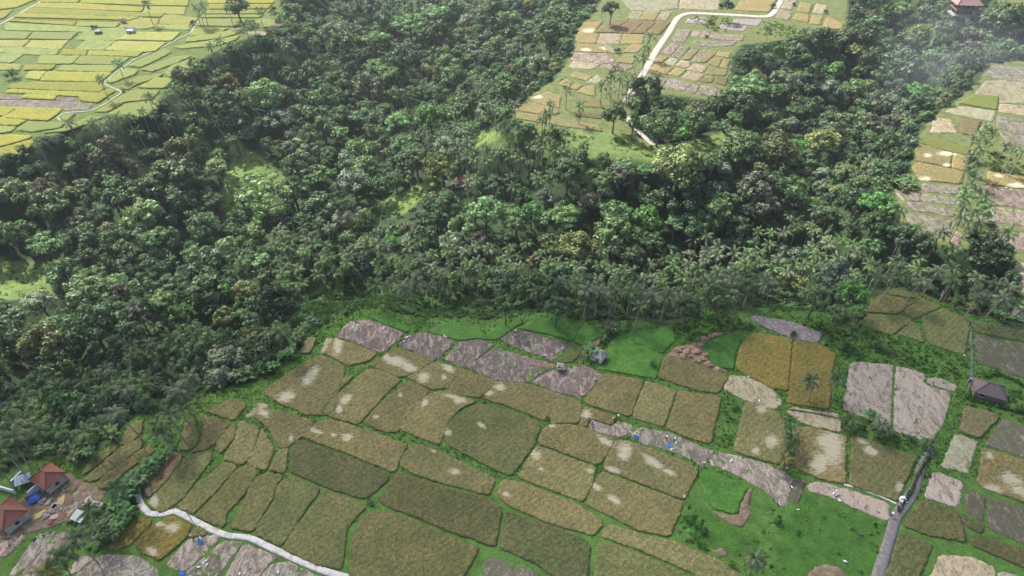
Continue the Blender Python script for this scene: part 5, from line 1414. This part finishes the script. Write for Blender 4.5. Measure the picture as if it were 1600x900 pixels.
# motorbikes
def motorbike(px, py, rot, bodym, label):
    x, y = at(px, py); r = empty('motorbike', (x, y, .12), rot)
    for s in (-1, 1):
        t = MB(); n = 18; t.tube([(s * .62 + .27 * math.cos(6.2832 * k / n), 0, .30 + .27 * math.sin(6.2832 * k / n)) for k in range(n + 1)], [.05] * (n + 1), 6, cap=False)
        w = t.build('wheel', M['rubber'], r); h = MB().tube([(s * .62, -.06, .3), (s * .62, .06, .3)], [.06, .06], 8)
        for k in range(6): h.tube([(s * .62, 0, .3), (s * .62 + .24 * math.cos(k * 1.047), 0, .3 + .24 * math.sin(k * 1.047))], [.012, .012], 4)
        h.build('rim', M['steel'], w)
    MB().tube([(-.6, 0, .35), (-.2, 0, .42), (.1, 0, .5), (.4, 0, .72), (.5, 0, .9)], [.07, .13, .11, .09, .05], 8).build('body', bodym, r, True)
    MB().box((-.28, 0, .75), (.75, .24, .12)).build('seat', M['rubber'], r); MB().tube([(.48, -.34, 1.0), (.45, 0, .95), (.48, .34, 1.0)], [.02, .025, .02], 6).build('handlebar', M['steel'], r)
    MB().tube([(.62, 0, .3), (.47, 0, .92)], [.03, .03], 6).build('fork', M['steel'], r); MB().ball((.58, 0, .86), .09, 8, 6).build('headlight', M['white'], r)
    return tag(r, label, 'motorbike', 'motorbikes on the asphalt lane')
motorbike(1402, 795, 1.1, M['blackcloth'], 'black motorbike parked on the asphalt lane below the white sacks')
motorbike(1418, 769, .9, M['teal'], 'teal motorbike parked on the lane above the white sacks')
items2 = []
for i, (dx, dy, z) in enumerate(((0, 0, 0), (4, 2, 0), (-3, 3, 0), (1, 4, 0), (2, 1, .42), (-1, 2, .42), (4, 5, 0), (0, 6, 0))): sack(1409 + dx, 779 + dy, M['white'], 'plump white sack piled on the lane', .95, z=.12 + z)
label_all(items2)
# leaning dry poles, posts, heaps
for (px, py, l, lean, mt, lb) in ((1262, 628, 3.6, .35, 'yellowwood', 'pair of dry yellow poles leaning together below the orange plot palms'), (1335, 578, 3.0, .3, 'steel', 'pale pole leaning by the channel near the thatched hut')):
    if px == 1335: px, py = 1532, 582
    x, y = at(px, py); m = MB()
    m.tube([(-.8, 0, 0), (0, 0, l * .8)], [.07, .05], 6)
    if mt == 'yellowwood': m.tube([(.8, .1, 0), (0, 0, l * .8)], [.07, .05], 6); m.tube([(.1, .5, 0), (0, 0, l * .8)], [.06, .05], 6)
    o = m.build('leaning_poles', M[mt]); o.location = (x, y, 0); tag(o, lb, 'poles')
x, y = at(1512, 596); r = empty('sluice_gate', (x, y, 0)); MB().box((0, 0, .7), (.12, .12, 1.6)).build('post', M['whitewall'], r); MB().box((.9, 0, .7), (.12, .12, 1.6)).build('post', M['whitewall'], r); MB().box((.45, 0, 1.4), (1.1, .16, .16)).build('crossbar', M['whitewall'], r); MB().box((.45, 0, .5), (.8, .05, .9)).build('gate_plate', M['steel'], r)
tag(r, 'white sluice gate on the thin channel beside the thatched hut', 'sluice gate')
for px, py, lb in ((301, 815, 'utility pole beside the winding concrete footpath'),):
    x, y = at(px, py); r = empty('utility_pole', (x, y, 0)); MB().tube([(0, 0, -.2), (0, 0, 6)], [.11, .08], 8).build('pole', M['steel'], r); MB().box((0, 0, 5.6), (1.2, .1, .1)).build('crossarm', M['wood'], r); tag(r, lb, 'utility pole')
x, y = at(1386, 446); 
m = MB().tube([(0, 0, 1.5), (.5, -.2, 3.2), (.6, -.4, 5.4)], [.55, .4, .15], 8); o = m.build('dry_fronds', M['yellowwood']); o.location = (x, y, 0); tag(o, 'hanging bundle of dry orange fronds at the olive plots corner', 'dry fronds')

# ------------------------------------------------------------------ a real cloud high over the near valley side shades the foreground
def cloud():
    H = 850.0; edge = parse('-500,470 -100,470 20,468 90,462 140,430 230,420 330,385 480,352 640,352 800,362 950,368 1080,372 1200,390 1330,410 1420,420 1500,430 1560,445 1590,475 1700,560 1900,640')
    sh = SUN * (H / SUN[2]); E = [unproject(px, py) for px, py in edge]; sp_ = 26.0
    gxs = np.arange(-560, 620, sp_); gys = np.arange(-420, 330, sp_); X, Y = np.meshgrid(gxs, gys)
    ex = np.array([e[0] for e in E]); ey = np.array([e[1] for e in E]); o_ = np.argsort(ex); lim = np.interp(X, ex[o_], ey[o_])
    d = np.minimum(np.minimum(lim - Y, Y + 420), np.minimum(X + 560, 600 - X)); n, m_ = X.shape
    # snap the far rim onto the edge line
    cols = []; V = []; F = []
    gx_ = np.linspace(-560, 620, 60); rows = 22
    top = []; bot = []
    for i, x in enumerate(gx_):
        l = float(np.interp(x, ex[o_], ey[o_]))
        for j in range(rows):
            t = j / (rows - 1); y = -420 + (l + 420) * t; e = math.sin(math.pi * t) ** .5 * math.sin(math.pi * i / 59) ** .5 if 0 < j < rows - 1 and 0 < i < 59 else 0
            hgt = 90 * e * (1 + .35 * math.sin(x * .03 + 2 * math.sin(y * .02)) * math.cos(y * .027)) + rnd.uniform(-8, 8) * e
            top.append((x + sh[0], y + sh[1], H + hgt)); bot.append((x + sh[0], y + sh[1], H - 8 * e))
    N = len(top); V = top + bot
    for i in range(59):
        for j in range(rows - 1):
            a = i * rows + j; F.append((a, a + rows, a + rows + 1, a + 1)); F.append((N + a, N + a + 1, N + a + rows + 1, N + a + rows))
    t = NT('cloud_vapour'); P = t.coord(); dn = t.noise(.012, 5, .6)
    tp = t.n('ShaderNodeBsdfTransparent', ins={'Color': (1, 1, 1, 1)}); df = t.n('ShaderNodeBsdfTranslucent', ins={'Color': (.9, .9, .9, 1)})
    mx = t.n('ShaderNodeMixShader', ins={0: t.ramp(dn, [(.3, .42), (.6, .68)])}); t.t.links.new(tp.outputs[0], mx.inputs[1]); t.t.links.new(df.outputs[0], mx.inputs[2]); t.t.links.new(mx.outputs[0], t.out.inputs['Surface'])
    o = link('cloud', np_mesh('cloud', V, F, [t.m], smooth=True)); tag(o, 'broad grey cloud overhead shading the nearer fields', 'cloud', kind='structure')
cloud()

# ------------------------------------------------------------------ the air
t = NT('haze_air'); pv = t.n('ShaderNodeVolumePrincipled', ins={'Color': (.86, .91, 1.0, 1), 'Density': HAZE, 'Anisotropy': .2}); t.t.links.new(pv.outputs[0], t.out.inputs['Volume'])
o = MB().box((0, 230, 67), (1500, 900, 210)).build('haze', t.m); tag(o, 'thin pale haze hanging over the whole valley', 'haze', kind='stuff')

def smoke():
    t = NT('smoke_air'); P = t.n('ShaderNodeTexCoord').outputs['Object']
    g = t.n('ShaderNodeTexGradient', gradient_type='SPHERICAL', ins={'Vector': P}).outputs['Fac']
    n = t.n('ShaderNodeTexNoise', ins={'Vector': P, 'Scale': 2.2, 'Detail': 3}).outputs['Fac']
    d = t.math('MULTIPLY', t.math('MULTIPLY', t.ramp(g, [(0.0, 0.0), (.7, 1.0)]), t.ramp(n, [(.35, .1), (.7, 1.0)])), .0055)
    pv = t.n('ShaderNodeVolumePrincipled', ins={'Color': (.82, .88, 1.0, 1), 'Density': d, 'Anisotropy': .2}); t.t.links.new(pv.outputs[0], t.out.inputs['Volume'])
    for px, py, sc_ in ((1500, 75, (46, 40, 26)), (1415, 118, (18, 16, 16))):
        x, y = at(px, py, 14); o = MB().ball((0, 0, 0), 1.0, 16, 10).build('smoke', t.m); o.location = (x, y, 14); o.scale = sc_
        tag(o, 'thin bluish smoke drifting over the trees by the big pavilion' if px == 1500 else 'faint wisp of smoke rising from the wood below the pavilion', 'smoke', kind='stuff')
smoke()
# ------------------------------------------------------------------ camera, sun, sky
cam = bpy.data.cameras.new('camera'); cam.sensor_width = 36; cam.lens = 24; cam.clip_end = 20000; cam.clip_start = .5
co = bpy.data.objects.new('camera', cam); COL.objects.link(co); co.location = (0, 0, HCAM); co.rotation_euler = (R(90) - PITCH, 0, 0); sc.camera = co
sl = bpy.data.lights.new('sun', 'SUN'); sl.energy = SUN_E; sl.angle = R(.53); sl.color = (1.0, .96, .89)
so = bpy.data.objects.new('sun', sl); COL.objects.link(so); so.rotation_euler = Vector(SUN).to_track_quat('Z', 'Y').to_euler()
w = bpy.data.worlds.new('World'); sc.world = w; w.use_nodes = True; wt = w.node_tree; bg = wt.nodes['Background']
sk = wt.nodes.new('ShaderNodeTexSky'); sk.sky_type = 'NISHITA'; sk.sun_disc = False; sk.sun_elevation = SUN_EL; sk.sun_rotation = SUN_AZ; sk.air_density = .9; sk.dust_density = 4.0; sk.ozone_density = 1.0
wt.links.new(sk.outputs[0], bg.inputs[0]); bg.inputs[1].default_value = SKY_S
sc.view_settings.view_transform = 'Standard'; sc.view_settings.look = 'None'; sc.view_settings.exposure = EXPO; sc.view_settings.gamma = 1
sc.cycles.use_denoising = True; sc.cycles.max_bounces = 6; sc.cycles.transparent_max_bounces = 8; sc.cycles.volume_bounces = 0; sc.cycles.diffuse_bounces = 2; sc.cycles.glossy_bounces = 2; sc.cycles.transmission_bounces = 2
